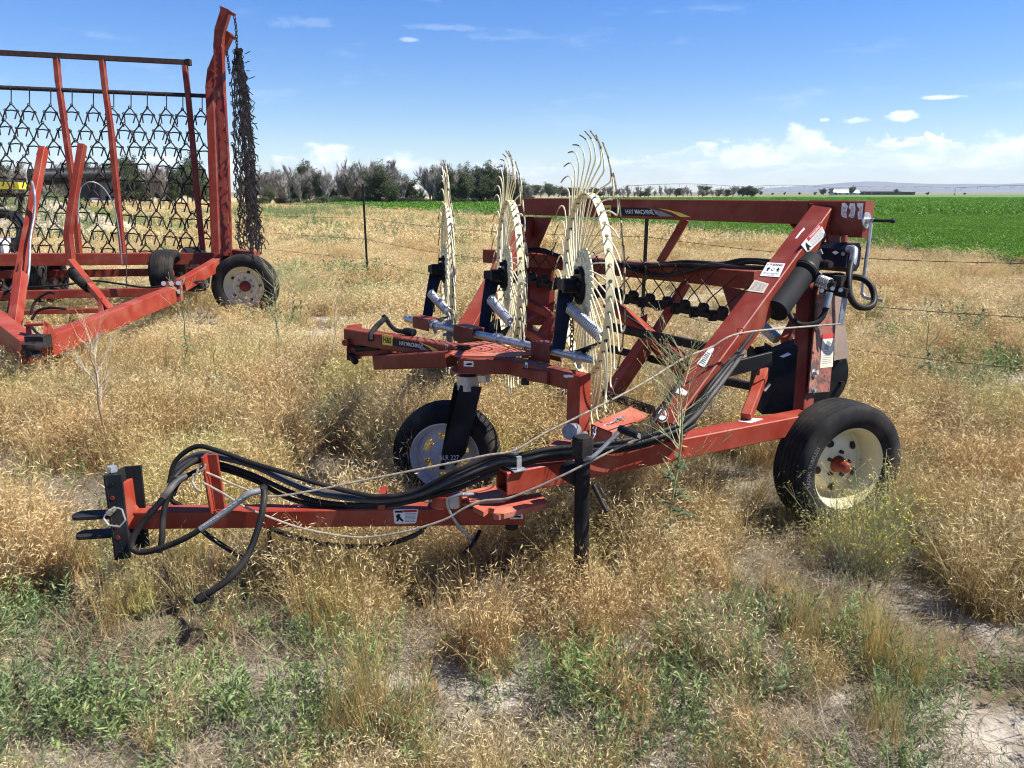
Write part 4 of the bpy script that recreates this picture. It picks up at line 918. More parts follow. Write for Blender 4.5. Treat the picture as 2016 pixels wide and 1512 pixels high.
# twin curved masts
polybeam('mast', ((447, 505, 10.05), (441, 300, 10.05), (434, 173, 10.05), (431, 90, 10.05), (433, 62, 10.0), (446, 20, 9.95)), .11, .12, RED, up=Vector((0, 1, 0)))
polybeam('mast', ((427, 500, 10.3), (420, 300, 10.3), (415, 175, 10.3), (419, 140, 10.3), (432, 108, 10.25), (452, 66, 10.2)), .11, .12, RED, up=Vector((0, 1, 0)))
mb = MB().prism([at(432, 10, 9.9), at(441, 16, 9.9), at(436, 32, 9.9)], Vector((0, .1, 0))); mb.beam(at(450, 24, 9.9), at(463, 30, 9.9), .04, .04); mb.beam(at(452, 68, 10.1), at(463, 76, 10.1), .04, .04); obj('mast_lug', mb, RED, B, smooth=0)
obj('mast_chain', MB().chain([at(461, 31, 9.9), at(464, 50, 9.9), at(466, 80, 9.9), at(467, 125, 9.9)], .05, .016, .006), IRON, B)
obj('mast_chain', MB().chain([at(446, 95, 10.1), at(449, 120, 10.1), at(453, 150, 10.1)], .05, .016, .006), IRON, B)
obj('mast_chain', MB().chain([at(438, 125, 10.2), at(440, 150, 10.2), at(441, 170, 10.2)], .05, .016, .006), IRON, B)
# frames
bbeam('tool_bar', at(-150, 512, 9.3), at(500, 508, 10.45), .16, .15)
bbeam('lower_bar', at(-20, 541, 10.2), at(420, 534, 10.9), .08, .10)
bbeam('lower_bar', at(-20, 582, 9.0), at(360, 573, 9.6), .10, .10)
bbeam('lower_bar', at(30, 615, 8.6), at(240, 610, 8.9), .08, .05)
bbeam('side_bar', at(356, 562, 9.35), at(448, 508, 10.25), .12, .15, RED2)
bbeam('side_bar', at(440, 500, 10.2), at(506, 505, 10.1), .14, .14)
tgp0 = at(350, 575, 9.25); tgp1 = at(88, 682, 6.45); tgb = bbeam('tongue_beam', tgp1, tgp0, .13, .18, RED2)
bbeam('tongue_beam', at(-60, 596, 7.6), at(62, 692, 6.3), .15, .20, RED2)
pl = obj('hinge_plate', MB().prism([at(318, 554, 9.1), at(354, 552, 9.1), at(356, 592, 9.05), (at(334, 594, 9.05))], Vector((.02, .02, 0))), RED, B, smooth=0)
for u, v in ((322, 558), (337, 558), (351, 557), (353, 574)): obj('hinge_bolt', MB().cyl(at(u, v, 9.08), at(u, v, 9.04), .03, n=6), GALV, pl)
mb = MB().prism([at(86, 632, 6.3), at(96, 638, 6.3), at(110, 662, 6.4), at(90, 680, 6.3), at(84, 660, 6.25)], Vector((.0, .02, 0))); mb.prism([at(50, 634, 6.4), at(58, 634, 6.4), at(60, 665, 6.35), at(52, 668, 6.35)], Vector((0, .02, 0))); mb.beam(at(52, 640, 6.38), at(90, 638, 6.32), .05, .02)
obj('hitch_bracket', mb, RED2, B, smooth=0)
mb = MB().lathe(at(68, 686, 6.1), UP, [(.02, 0), (.085, 0), (.09, .02), (.085, .045), (.02, .045)], 28); mb.box(at(76, 672, 6.2), .15, .12, .10); mb.cyl(at(66, 690, 6.1), at(66, 705, 6.1), .06, n=16); obj('hitch_cup', mb, IRON, B)
bbeam('lift_strut', at(24, 618, 7.35), at(86, 292, 7.9), .07, .08, RED2, up=Vector((0, 1, 0)))
bbeam('lift_strut', at(24, 675, 6.9), at(42, 540, 7.3), .09, .09, RED2, up=Vector((0, 1, 0)))
polybeam('lift_strut', ((141, 520, 8.6), (134, 462, 8.6), (139, 425, 8.6), (162, 287, 8.7)), .075, .08, RED, up=Vector((0, 1, 0)))
bbeam('tongue_strut', at(140, 515, 8.4), at(218, 612, 7.8), .07, .07, RED2)
bbeam('tongue_strut', at(202, 618, 7.8), at(202, 590, 7.9), .06, .06, RED2, up=Vector((0, 1, 0)))
mb = MB().coil(at(143, 536, 8.3), at(177, 566, 8.1), .055, .012, 16, 12, 5); mb.cyl(at(143, 536, 8.3), at(177, 566, 8.1), .045); obj('coil_spring', mb, HOSE, B)
for i, pts in enumerate((((63, 358, 7.7), (68, 380, 7.6), (68, 420, 7.6), (60, 470, 7.5), (57, 530, 7.4), (48, 575, 7.3), (30, 610, 7.2)), ((28, 350+70, 7.8), (45, 450, 7.7), (40, 510, 7.5), (25, 560, 7.4), (8, 580, 7.3)), ((60, 560+60, 7), (66, 600, 7.0), (75, 588, 7), (95, 576, 7), (108, 578, 7)), ((62, 630, 6.9), (75, 612, 6.9), (100, 606, 6.9), (130, 608, 6.9)), ((60, 640, 6.8), (72, 655, 6.7), (85, 662, 6.6)),
        ((50, 566, 9.2), (120, 562, 9.2), (180, 553, 9.3), (230, 558, 9.3), (290, 566, 9.3), (340, 560, 9.3), (400, 552, 9.6)), ((154, 440, 9.2), (155, 400, 9.2), (160, 370, 9.2), (180, 358, 9.2), (205, 372, 9.3), (225, 410, 9.4), (236, 470, 9.5), (240, 520, 9.6)))):
    obj('hydraulic_hose', MB().tube(cat([at(*p) for p in pts]), .013 if i != 6 else .008, 7), GALVD if i in (0, 6) else HOSE, B, smooth=60)
obj('control_cable', MB().tube([at(249, 486, 9.7), at(249, 580, 9.5)], .007, 6), RUSTY, B)
q = Face([at(147, 640, 7.0), at(190, 622, 7.4), at(193, 645, 7.35), at(160, 668, 6.95)], Vector((.5, -.85, .1)).normalized())
# wheels
def cart_wheel(c, ax, r, w, lab=None, rimmat=IVORY, grooves=4):
    ty = obj('wheel_tyre', tyre(MB(), c, ax, r, w, grooves, bead=r*.615), RUBBER, B); ax = Vector(ax).normalized()
    mb = MB(); mb.lathe(c, ax, [(r*.64, w*.26), (r*.645, w*.35), (r*.60, w*.37), (r*.575, w*.28), (r*.54, w*.12), (r*.50, w*.02), (r*.44, w*.02), (r*.40, w*.08), (r*.2, w*.08), (0, w*.08)], 56)
    ri = obj('wheel_rim', mb, rimmat, ty)
    mb = MB().lathe(c, ax, [(r*.17, w*.08), (r*.16, w*.22), (r*.12, w*.25), (0, w*.25)], 28); obj('wheel_hub', mb, RED, ri)
    for k in range(8):
        a = k*math.pi/4; x = ax.cross(UP).normalized(); q = c+(x*math.cos(a)+UP*math.sin(a))*r*.25+ax*w*.08; obj('lug_nut', MB().cyl(q, q+ax*.02, .016, n=6), GALVD, ri)
    for k in range(5):
        a = k*math.pi*.4+.6; x = ax.cross(UP).normalized(); q = c+(x*math.cos(a)+UP*math.sin(a))*r*.445+ax*w*.045
        obj('rim_slot', MB().cyl(q-ax*.01, q+ax*.006, r*.05, n=12), IRON, ri)
    return ty
cart_wheel(at(484, 563, 10.1), Vector((.04, -1, .0)), .425, .27)
cart_wheel(at(330, 538, 10.0), Vector((.99, .10, 0)), .31, .30, rimmat=RUSTY)
cart_wheel(at(92, 548, 10.4), Vector((.99, .02, 0)), .33, .28, rimmat=RUSTY)
cart_wheel(at(-6, 545, 10.4), Vector((.99, .02, 0)), .33, .28, rimmat=RUSTY)
cart_wheel(at(384, 530, 11.2), Vector((.99, .10, 0)), .33, .28, rimmat=RUSTY)

# ================================================================ fence
fenceline = [(-60, 24.5), (714, 14.0), (1272, 8.2), (2190, 5.0)]
posts = []
for i, (u, vt, vb, d) in enumerate(((714, 362, 560, 14.0), (1274, 425, 640, 8.2), (2190, 400, 860, 5.0))):
    a = at(u, vt, d); b = Vector((a.x+(.015 if i == 0 else -.01), a.y, -.3)); mb = MB()
    mb.beam(b, a, .012, .038, up=Vector((1, 0, 0)), ch=.002); mb.beam(b+Vector((0, .018, 0)), a+Vector((0, .018, 0)), .036, .006, up=Vector((0, 1, 0)), ch=.001)
    for k in range(22):
        q = b.lerp(a, .2+.78*k/22); mb.box(q-Vector((0, .021, 0)), .010, .010, .018)
    p = obj('fence_post', mb, POST); tag(p, ('dark steel fence post standing alone in the dry grass left of the rake wheels', 'dark steel fence post seen through the red basket frame', 'dark steel fence post at the right end of the wire')[i], 'fence post', 'steel fence posts'); posts.append((a.x, a.y))
a = at(560, 395, 19.9) ; posts.insert(0, (at(330, 395, 24).x, at(330, 395, 24).y))
for k, z in enumerate((1.23, .85, .48, .13)):
    mb = MB(); rr = random.Random(k)
    for i in range(len(posts)-1):
        p0, p1 = posts[i], posts[i+1]; L = math.hypot(p1[0]-p0[0], p1[1]-p0[1]); N = int(L/.11); P0 = []; P1 = []
        for j in range(N+1):
            f = j/N; sag = -.07*math.sin(math.pi*f)*(1+.2*k); q = Vector((p0[0]+(p1[0]-p0[0])*f, p0[1]-.03+(p1[1]-p0[1])*f, z+sag+(.10 if i == 1 and False else 0)))
            ph = j*1.3; P0.append(q+Vector((0, .0022*math.cos(ph), .0022*math.sin(ph)))); P1.append(q-Vector((0, .0022*math.cos(ph), .0022*math.sin(ph))))
        mb.tube(P0, .0022, 4); mb.tube(P1, .0022, 4)
        for j in range(1, N, 1):
            if j % 2: continue
            q = (P0[j]+P1[j])/2
            for s in (-1, 1): mb.tube([q+Vector((.012*rr.uniform(-1, 1), .012*s, -.014*s)), q, q-Vector((.012, .006*s, -.014*s))], .0017, 3)
    tag(obj('barbed_wire', mb, BARBW), ('top strand of barbed wire running in front of the green field', 'second strand of barbed wire from the top', 'third strand of barbed wire from the top', 'lowest strand of barbed wire close to the grass')[k], 'barbed wire', 'barbed wire strands')

# ================================================================ ground
def gh(x, y):
    return .035*noise.noise(Vector((x*.6, y*.6, 3)))+.02*noise.noise(Vector((x*1.9, y*1.9, 8)))
def grid(name, xs, ys, zf, mat):
    vs = [(x, y, zf(x, y)) for y in ys for x in xs]; n = len(xs)
    fs = [(j*n+i, j*n+i+1, (j+1)*n+i+1, (j+1)*n+i) for j in range(len(ys)-1) for i in range(n-1)]
    me = bpy.data.meshes.new(name); me.from_pydata(vs, [], fs); me.materials.append(mat); me.shade_smooth(); me.update()
    return link(name, me, None, Matrix.Identity(4))
gm, t, b = newmat('dry_soil'); g = t.n('ShaderNodeNewGeometry').outputs['Position']
n1_ = t.noise(g, .9, 6, .6); n2_ = t.noise(g, 14, 5, .7); n3_ = t.noise(g, .12, 5, .6)
soil = t.mix(t.ss(n2_, .35, .7), (.34, .30, .24), (.58, .53, .45)); litter = t.mix(t.noise(g, 40, 4, .7), (.05, .037, .022), (.20, .145, .085))  # litter tone darkened so the shade in the grass gaps is painted in
near = t.mix(t.ss(n1_, .42, .56), soil, litter)
sp = t.n('ShaderNodeSeparateXYZ'); t.l(g, sp.inputs[0])
farc = t.mix(t.ss(n3_, .46, .62), t.mix(t.ss(t.noise(g, 1.2, 6, .7), .35, .65), (.44, .33, .16), (.58, .45, .25)), (.20, .21, .085))
t.l(t.mix(t.ss(sp.outputs[1], 160, 420), t.mix(t.ss(sp.outputs[1], 10, 24), near, farc), (.15, .145, .085)), b.inputs['Base Color']); b.inputs['Roughness'].default_value = .95
bp = t.n('ShaderNodeBump'); bp.inputs['Strength'].default_value = .7; bp.inputs['Distance'].default_value = .03; t.l(t.noise(g, 22, 6, .7), bp.inputs['Height']); t.l(bp.outputs[0], b.inputs['Normal'])
xs = list(np.linspace(-16, 16, 130)); ys = list(np.linspace(-4, 24, 120))
far = [24.5, 40, 90, 250, 700, 2000, 7000]
xs = [-q for q in reversed(far)]+xs+far; ys = [-300, -40, -8]+ys+far
tag(grid('ground', xs, ys, lambda x, y: gh(x, y) if abs(x) < 17 and -5 < y < 25 else 0, gm), kind='structure')
# crop field: a slab of leafy green with its own thickness
fm, t, b = newmat('green_crop'); g = t.n('ShaderNodeNewGeometry').outputs['Position']
c_ = t.mix(t.ss(t.noise(g, 5, 6, .75), .35, .65), (.06, .13, .012), (.14, .26, .03)); c_ = t.mix(t.m('MULTIPLY', t.ss(t.noise(g, .05, 5, .65), .3, .7), .55), c_, (.085, .20, .02)); t.l(c_, b.inputs['Base Color']); b.inputs['Roughness'].default_value = .8; b.inputs['Specular IOR Level'].default_value = .2
bp = t.n('ShaderNodeBump'); bp.inputs['Strength'].default_value = 1; bp.inputs['Distance'].default_value = .25; t.l(t.noise(g, 3.5, 7, .75), bp.inputs['Height']); t.l(bp.outputs[0], b.inputs['Normal'])
EDGE = [(60, -4), (22, 5), (15.2, 10.5), (11.2, 17.0), (8.8, 27), (5.2, 37), (0, 50), (-7, 66), (-23, 92), (-30, 104), (-18, 112)]
FAR = [(0, 150), (40, 215), (130, 330), (300, 420), (700, 420), (700, 2)]
mb = MB(); mb.prism([Vector((x, y, .27)) for x, y in EDGE+FAR], Vector((0, 0, -.26))); tag(obj('crop_field', mb, fm, smooth=0), kind='structure')
def edge_x(y):
    E = sorted(EDGE[:9], key=lambda q: q[1])
    for a, b2 in zip(E, E[1:]):
        if a[1] <= y <= b2[1]: return a[0]+(b2[0]-a[0])*(y-a[1])/(b2[1]-a[1])
    return 60 if y < 2 else -23
# hills
hm, t, b = newmat('distant_hills'); g = t.n('ShaderNodeNewGeometry').outputs['Position']
t.l(t.mix(t.ss(t.noise(g, .002, 6, .6), .4, .65), (.10, .095, .08), (.05, .055, .05)), b.inputs['Base Color']); b.inputs['Roughness'].default_value = 1
HP = [(1440, 383), (1480, 378), (1520, 374), (1580, 370), (1630, 367), (1670, 364), (1700, 362), (1730, 362.5), (1770, 365), (1830, 366), (1900, 365.5), (1960, 367), (2016, 366), (2100, 367), (2250, 372), (2500, 380)]
vs = []; N = 200; rowsN = 14; D_ = 6500
for j in range(rowsN):
    for i in range(N+1):
        u = 1440+(2500-1440)*i/N; k = 0
        while k < len(HP)-2 and HP[k+1][0] < u: k += 1
        v = HP[k][1]+(HP[k+1][1]-HP[k][1])*(u-HP[k][0])/(HP[k+1][0]-HP[k][0]); hz = (383-v)/F*D_*1.02
        f = j/(rowsN-1); prof = math.sin(min(1, f*1.5)*math.pi/2) if f < .67 else math.cos((f-.67)/.33*math.pi/2)
        d = D_-1500+2400*f; q = at(u, 378, d); z = hz*prof*(d/(D_+100))
        z += hz*.22*prof*(1-prof*.6)*noise.fractal(Vector((q.x*.0012, q.y*.0012, 1)), 1, 2.1, 5)
        vs.append((q.x, q.y, z-3))
me = bpy.data.meshes.new('hills'); me.from_pydata(vs, [], [(j*(N+1)+i, j*(N+1)+i+1, (j+1)*(N+1)+i+1, (j+1)*(N+1)+i) for j in range(rowsN-1) for i in range(N)]); me.materials.append(hm); me.shade_smooth(); tag(link('hills', me, None, Matrix.Identity(4)), kind='structure')
# ================================================================ foliage materials
def leafmat(name, c1, c2, c3=None, trans=.35, rough=.6, c4=None):
    m, t, b = newmat(name); nt = m.node_tree
    at_ = t.n('ShaderNodeAttribute', attribute_name='tint'); oi = t.n('ShaderNodeObjectInfo')
    col = t.mix(at_.outputs['Fac'], c1, c2)
    pm0 = t.noise(oi.outputs['Location'], .6, 5, .65); rnd = t.m('ADD', t.m('MULTIPLY', oi.outputs['Random'], .35), pm0)
    if c3: col = t.mix(t.ss(rnd, .55, .85), col, c3)
    if c4: col = t.mix(t.ss(t.m('ADD', t.noise(oi.outputs['Location'], .9, 5, .6), t.m('MULTIPLY', oi.outputs['Random'], .2)), .62, .76), col, c4)
    pn_ = t.noise(oi.outputs['Location'], 1.1, 4, .6); pm_ = t.noise(oi.outputs['Location'], .55, 4, .6); hs = t.n('ShaderNodeHueSaturation'); t.l(t.m('ADD', t.m('ADD', t.m('MULTIPLY', oi.outputs['Random'], .45), .42), t.m('MULTIPLY', pn_, .8)), hs.inputs['Value']); t.l(col, hs.inputs['Color'])
    t.l(hs.outputs[0], b.inputs['Base Color']); b.inputs['Roughness'].default_value = rough; b.inputs['Specular IOR Level'].default_value = .25
    tr = t.n('ShaderNodeBsdfTranslucent'); t.l(hs.outputs[0], tr.inputs[0]); mx = t.n('ShaderNodeMixShader'); mx.inputs[0].default_value = trans
    t.l(b.outputs[0], mx.inputs[1]); t.l(tr.outputs[0], mx.inputs[2]); t.l(mx.outputs[0], nt.nodes['Material Output'].inputs[0]); return m
DRY = leafmat('dry_grass', (.24, .155, .055), (.86, .69, .37), (.36, .22, .09), trans=.28, c4=(.38, .34, .12))
STRAW = leafmat('pale_straw', (.52, .39, .18), (.92, .77, .45), (.56, .38, .17), trans=.28, c4=(.58, .51, .24))
LITTER = leafmat('dead_litter', (.09, .068, .04), (.40, .32, .19), (.25, .22, .16), trans=.15)
WEED = leafmat('grey_green_leaf', (.075, .12, .045), (.30, .37, .18), (.22, .28, .10), trans=.3)
OLIVE = leafmat('olive_grass', (.17, .16, .04), (.50, .42, .16), (.48, .34, .14))
CROP = leafmat('alfalfa_leaf', (.085, .18, .018), (.16, .30, .035), (.12, .25, .025), trans=.3)
TREEG = leafmat('tree_leaf', (.035, .055, .018), (.095, .125, .045), (.07, .085, .04), trans=.2)
TWIG = leafmat('bare_twig', (.24, .21, .18), (.40, .36, .32), trans=0)
BARK = wornmat('bark', (.10, .08, .065), (.17, .14, .12), .9)
STEM = leafmat('weed_stem', (.32, .33, .18), (.48, .47, .30), trans=.1)
FLOWER = leafmat('yellow_flower', (.62, .55, .04), (.75, .70, .10), trans=.3)
WEEDLEAF = leafmat('lettuce_leaf', (.05, .10, .05), (.14, .22, .12), trans=.25)

class Blades:
    def __init__(s): s.v = []; s.f = []; s.t = []; s.m = []
    def ribbon(s, pts, w, tint, side=None, mat=0, tip=.15):
        n = len(pts); base = len(s.v); d = pts[-1]-pts[0]
        if side is None: side = Vector((random.uniform(-1, 1), random.uniform(-1, 1), 0))
        sd = d.cross(side.cross(d)); sd = side.normalized() if sd.length < 1e-6 else sd.normalized()
        for i, p in enumerate(pts):
            ww = w*(1-(1-tip)*i/(n-1))/2; s.v += [p-sd*ww, p+sd*ww]
        for i in range(n-1): s.f.append((base+2*i, base+2*i+1, base+2*i+3, base+2*i+2)); s.t.append(tint); s.m.append(mat)
    def leaf(s, p, d, L, w, tint, mat=0):
        sd = d.cross(Vector((random.uniform(-1, 1), random.uniform(-1, 1), random.uniform(-1, 1))))
        sd = sd.normalized()*w/2 if sd.length > 1e-5 else Vector((w/2, 0, 0)); b = len(s.v)
        s.v += [p, p+d*L*.5+sd, p+d*L, p+d*L*.5-sd]; s.f.append((b, b+1, b+2, b+3)); s.t.append(tint); s.m.append(mat)
    def mesh(s, name, mats):
        me = bpy.data.meshes.new(name); me.from_pydata([tuple(v) for v in s.v], [], s.f)
        for m in mats: me.materials.append(m)
        me.polygons.foreach_set('material_index', s.m)
        a = me.attributes.new('tint', 'FLOAT', 'FACE'); a.data.foreach_set('value', s.t); me.update(); return me
def arc(p, az, lean, L, droop, n=4):
    h = Vector((math.cos(az), math.sin(az), 0)); o = [p.copy()]; a = lean; q = p.copy()
    for i in range(n):
        q = q+(h*math.sin(a)+UP*math.cos(a))*(L/n); o.append(q.copy()); a += droop/n
    return o
def cheat_clump(n, rad, hmin, hmax, seed, w=.0032, head=True, mess=.35, fat=1.0):
    random.seed(seed); B_ = Blades()
    for i in range(n):
        a = random.uniform(0, 6.283); r = rad*math.sqrt(random.random()); p = Vector((r*math.cos(a), r*math.sin(a), -.02)); az = random.uniform(0, 6.283); L = random.uniform(hmin, hmax); tint = random.random()**1.3
        pts = arc(p, az, random.uniform(0, mess), L, random.uniform(.1, 1.15) if head else random.uniform(.1, .9)); B_.ribbon(pts, w, tint*.7)
        if head and random.random() < .5:
            q = pts[-1]; dd_ = (pts[-1]-pts[-2]).normalized()
            for k in range(random.randint(4, 7)):
                f = random.random(); s0 = pts[-2].lerp(pts[-1], f); sd = Vector((random.gauss(0, .5), random.gauss(0, .5), random.uniform(-1.1, .2))); dr = (dd_*.7+sd).normalized()
                B_.leaf(s0+dr*random.uniform(0, .02), dr, random.uniform(.014, .034)*fat, .0028*fat, min(1, .45+tint*.6), 1)
        elif random.random() < .5:
            for k in range(2):
                f = random.random(); s0 = pts[0].lerp(pts[2], f); B_.ribbon(arc(s0, random.uniform(0, 6.28), .8, random.uniform(.04, .10), 1.2, 3), w*1.3, tint)
    return B_
def litter_clump(n, rad, seed):
    random.seed(seed); B_ = Blades()
    for i in range(n):
        a = random.uniform(0, 6.283); r = rad*math.sqrt(random.random()); p = Vector((r*math.cos(a), r*math.sin(a), random.uniform(0, .03))); B_.ribbon(arc(p, random.uniform(0, 6.28), random.uniform(.7, 1.5), random.uniform(.03, .13), random.uniform(-.6, 1.0), 3), random.uniform(.0015, .003), random.random())
    return B_
def bunch_clump(n, rad, h, seed, lean=.28):
    random.seed(seed); B_ = Blades()
    for i in range(n):
        a = random.uniform(0, 6.283); r = rad*math.sqrt(random.random()); p = Vector((r*math.cos(a), r*math.sin(a), -.02)); L = random.uniform(h*.55, h); az = a+random.gauss(0, .6)
        pts = arc(p, az, random.uniform(0, lean), L, random.uniform(0, .35)); B_.ribbon(pts, .0026, random.random())
        if random.random() < .2: B_.leaf(pts[-1]-UP*.01, (pts[-1]-pts[-2]).normalized(), .04, .004, .6, 0)
    return B_
def weed_clump(ns, rad, h, seed, leafL=.030, leafW=.0048, nl=30):
    random.seed(seed); B_ = Blades()
    for i in range(ns):
        a = random.uniform(0, 6.283); r = rad*math.sqrt(random.random()); p = Vector((r*math.cos(a), r*math.sin(a), -.01)); L = random.uniform(h*.5, h)
        pts = arc(p, a+random.gauss(0, .8), random.uniform(.05, .8), L, random.uniform(-.7, .2), 5); B_.ribbon(pts, .003, .6)
        for k in range(nl):
            f = .15+.85*k/nl; j = min(4, int(f*5)); q = pts[j].lerp(pts[j+1], f*5-j); az = random.uniform(0, 6.28); up = random.uniform(.1, 1.2)
            d = Vector((math.cos(az)*math.cos(up), math.sin(az)*math.cos(up), math.sin(up))); B_.leaf(q, d, random.uniform(.6, 1.3)*leafL, leafW, random.random())
    return B_
def crop_clump(n, rad, h, seed, ll=.05, lw=.02):
    random.seed(seed); B_ = Blades()
    for i in range(n):
        a = random.uniform(0, 6.283); r = rad*math.sqrt(random.random()); z = h*random.uniform(.1, 1)**.6; p = Vector((r*math.cos(a), r*math.sin(a), z)); az = random.uniform(0, 6.28); up = random.uniform(-.2, 1.3)
        B_.leaf(p, Vector((math.cos(az)*math.cos(up), math.sin(az)*math.cos(up), math.sin(up))), ll*random.uniform(.6, 1.3), lw, random.random())
    return B_
def variants(base, meshes):
    col = bpy.data.collections.new(base)
    for i, me in enumerate(meshes):
        o = bpy.data.objects.new('%s_%02d' % (base, i), me); col.objects.link(o)
    return col
def scatter(name, label, cat_, col, nvar, P, scale, flat=None, tilt=.12):
    n = len(P); me = bpy.data.meshes.new(name); me.from_pydata([tuple(p) for p in P], [], [])
    a = me.attributes.new('idx', 'INT', 'POINT'); a.data.foreach_set('value', rng.integers(0, nvar, n).astype(np.int32))
    a = me.attributes.new('rot', 'FLOAT_VECTOR', 'POINT'); r = np.zeros((n, 3)); r[:, 0] = rng.normal(0, tilt, n); r[:, 1] = rng.normal(0, tilt, n); r[:, 2] = rng.uniform(0, 6.283, n); a.data.foreach_set('vector', r.ravel())
    a = me.attributes.new('scl', 'FLOAT_VECTOR', 'POINT'); s = np.asarray(scale, dtype=float)
    s3 = np.stack([s, s, s], 1) if s.ndim == 1 else s
    a.data.foreach_set('vector', s3.ravel())
    o = link(name, me, None, Matrix.Identity(4)); tag(o, label, cat_, kind='stuff')
    g = bpy.data.node_groups.new(name+'_scatter', 'GeometryNodeTree'); g.interface.new_socket('Geometry', in_out='INPUT', socket_type='NodeSocketGeometry'); g.interface.new_socket('Geometry', in_out='OUTPUT', socket_type='NodeSocketGeometry')
    N = NT(g); gi = N.n('NodeGroupInput'); go = N.n('NodeGroupOutput'); ci = N.n('GeometryNodeCollectionInfo'); ci.inputs[0].default_value = col; ci.inputs['Separate Children'].default_value = True; ci.inputs['Reset Children'].default_value = True
    ip = N.n('GeometryNodeInstanceOnPoints'); ip.inputs['Pick Instance'].default_value = True
    def na(nm, ty): q = N.n('GeometryNodeInputNamedAttribute', data_type=ty); q.inputs[0].default_value = nm; return q.outputs['Attribute']
    N.l(gi.outputs[0], ip.inputs['Points']); N.l(ci.outputs[0], ip.inputs['Instance']); N.l(na('idx', 'INT'), ip.inputs['Instance Index']); N.l(na('rot', 'FLOAT_VECTOR'), ip.inputs['Rotation']); N.l(na('scl', 'FLOAT_VECTOR'), ip.inputs['Scale']); N.l(ip.outputs[0], go.inputs[0])
    md = o.modifiers.new('scatter', 'NODES'); md.node_group = g; return o
def sample(n, y0, y1, margin=1.0, k=.72, side=1.2, p=1.0):
    """points in the wedge the camera looks over, density per m2 falling with y when p>1"""
    out = []; 
    y = y0+(y1-y0)*rng.random(n)**p; w = k*y+margin; x = rng.uniform(-1, 1, n)*w; keep = rng.random(n) < w/(k*y1+margin) if p == 1.0 else np.ones(n, bool)
    return x[keep], y[keep]
def nz(x, y, s, o=0): return noise.noise(Vector((x*s, y*s, o)))
def patch(x, y, c, rx, ry): return max(0, 1-((x-c[0])/rx)**2-((y-c[1])/ry)**2)
def px2(u, v): q = gz(u, v, 0); return (q.x, q.y)
BARE = [(px2(1730, 1180), .28, .20), (px2(1930, 1262), .40, .24), (px2(800, 1330), .28, .12), (px2(1080, 1440), .26, .12), (px2(1400, 1400), .3, .1), (px2(1960, 1420), .2, .2), (px2(650, 1390), .22, .1), (px2(1620, 1300), .2, .1)]
GREEN = [(px2(250, 1330), 1.0, .42), (px2(520, 1400), .5, .3), (px2(60, 1280), .5, .35), (px2(1480, 1250), .35, .25), (px2(1300, 1400), .5, .3), (px2(1620, 1440), .5, .25), (px2(930, 1420), .3, .2), (px2(120, 790), 1.3, .7), (px2(700, 850), .5, .5), (px2(590, 900), .4, .3), (px2(400, 820), .7, .4), (px2(1850, 680), .9, .8), (px2(1760, 640), .5, .6), (px2(1960, 800), .6, .6), (px2(650, 500), .9, .9), (px2(720, 590), .7, .7), (px2(230, 820), .8, .5), (px2(1330, 700), .5, .5), (px2(300, 1460), .9, .3), (px2(1120, 1330), .35, .25), (px2(1380, 1330), .5, .3), (px2(1560, 1480), .5, .22), (px2(1900, 950), .4, .4), (px2(1700, 1000), .35, .3), (px2(610, 470), 1, 1), (px2(130, 480), 3, 2)]
LOW = [((tc_.x-.1, tc_.y-.45), .6, .45), ((cc.x, cc.y-.4), .5, .4), ((-.8, 2.85), 1.3, .35), ((jt.x, jt.y-.3), .35, .35), ((.8, 2.9), .8, .4)]
def green_at(x, y):
    g = max(patch(x, y, c, rx, ry) for c, rx, ry in GREEN)
    return min(1, g*1.5)
def bare_at(x, y):
    return min(1, 1.8*max(patch(x, y, c, rx, ry) for c, rx, ry in BARE))
def place(x, y, z=None): return (x, y, gh(x, y) if z is None else z)
# --- dry grass near
dv = variants('dry_clump', [cheat_clump(95, .085, .18, .40, 10+i, mess=.32).mesh('c', [DRY, STRAW]) for i in range(6)]+[cheat_clump(50, .11, .12, .28, 30+i, head=True, mess=.9).mesh('c', [DRY, STRAW]) for i in range(3)]+[cheat_clump(80, .06, .26, .44, 50+i, head=True, mess=.2).mesh('c', [DRY, STRAW]) for i in range(4)])
X, Y = sample(12500, 1.25, 7.5, .8); P = []; S_ = []
for x, y in zip(X, Y):
    g, b_ = green_at(x, y), bare_at(x, y); n = nz(x, y, 1.1, 5)*.6+nz(x, y, 3.6, 2)*.6
    fg = min(1, max(0, (y-2.0)/1.0)); dens = (.62+.38*fg)*(1-.45*g)*(1-.97*b_)*min(1, max(.02, .54+n*3.2))
    if random.random() < dens: P.append(place(x, y)); S_.append((.55+.45*fg)*random.uniform(.6, 1.2)*(1+.9*n)*(.75 if max(patch(x, y, c, rx, ry) for c, rx, ry in LOW) > 0 else 1))
scatter('dry_grass', 'dry tan grass growing around the machines in the foreground', 'dry grass', dv, 13, P, S_, tilt=.20)
lv_ = variants('litter_clump', [litter_clump(70, .10, 80+i).mesh('c', [LITTER]) for i in range(6)])
X, Y = sample(7000, 1.2, 6.5, .8); P = []; S_ = []
for x, y in zip(X, Y):
    if random.random() < (1-.80*bare_at(x, y)): P.append(place(x, y)); S_.append(random.uniform(.6, 1.4))
scatter('dead_litter', 'brown dead grass litter lying on the soil', 'grass litter', lv_, 6, P, S_)
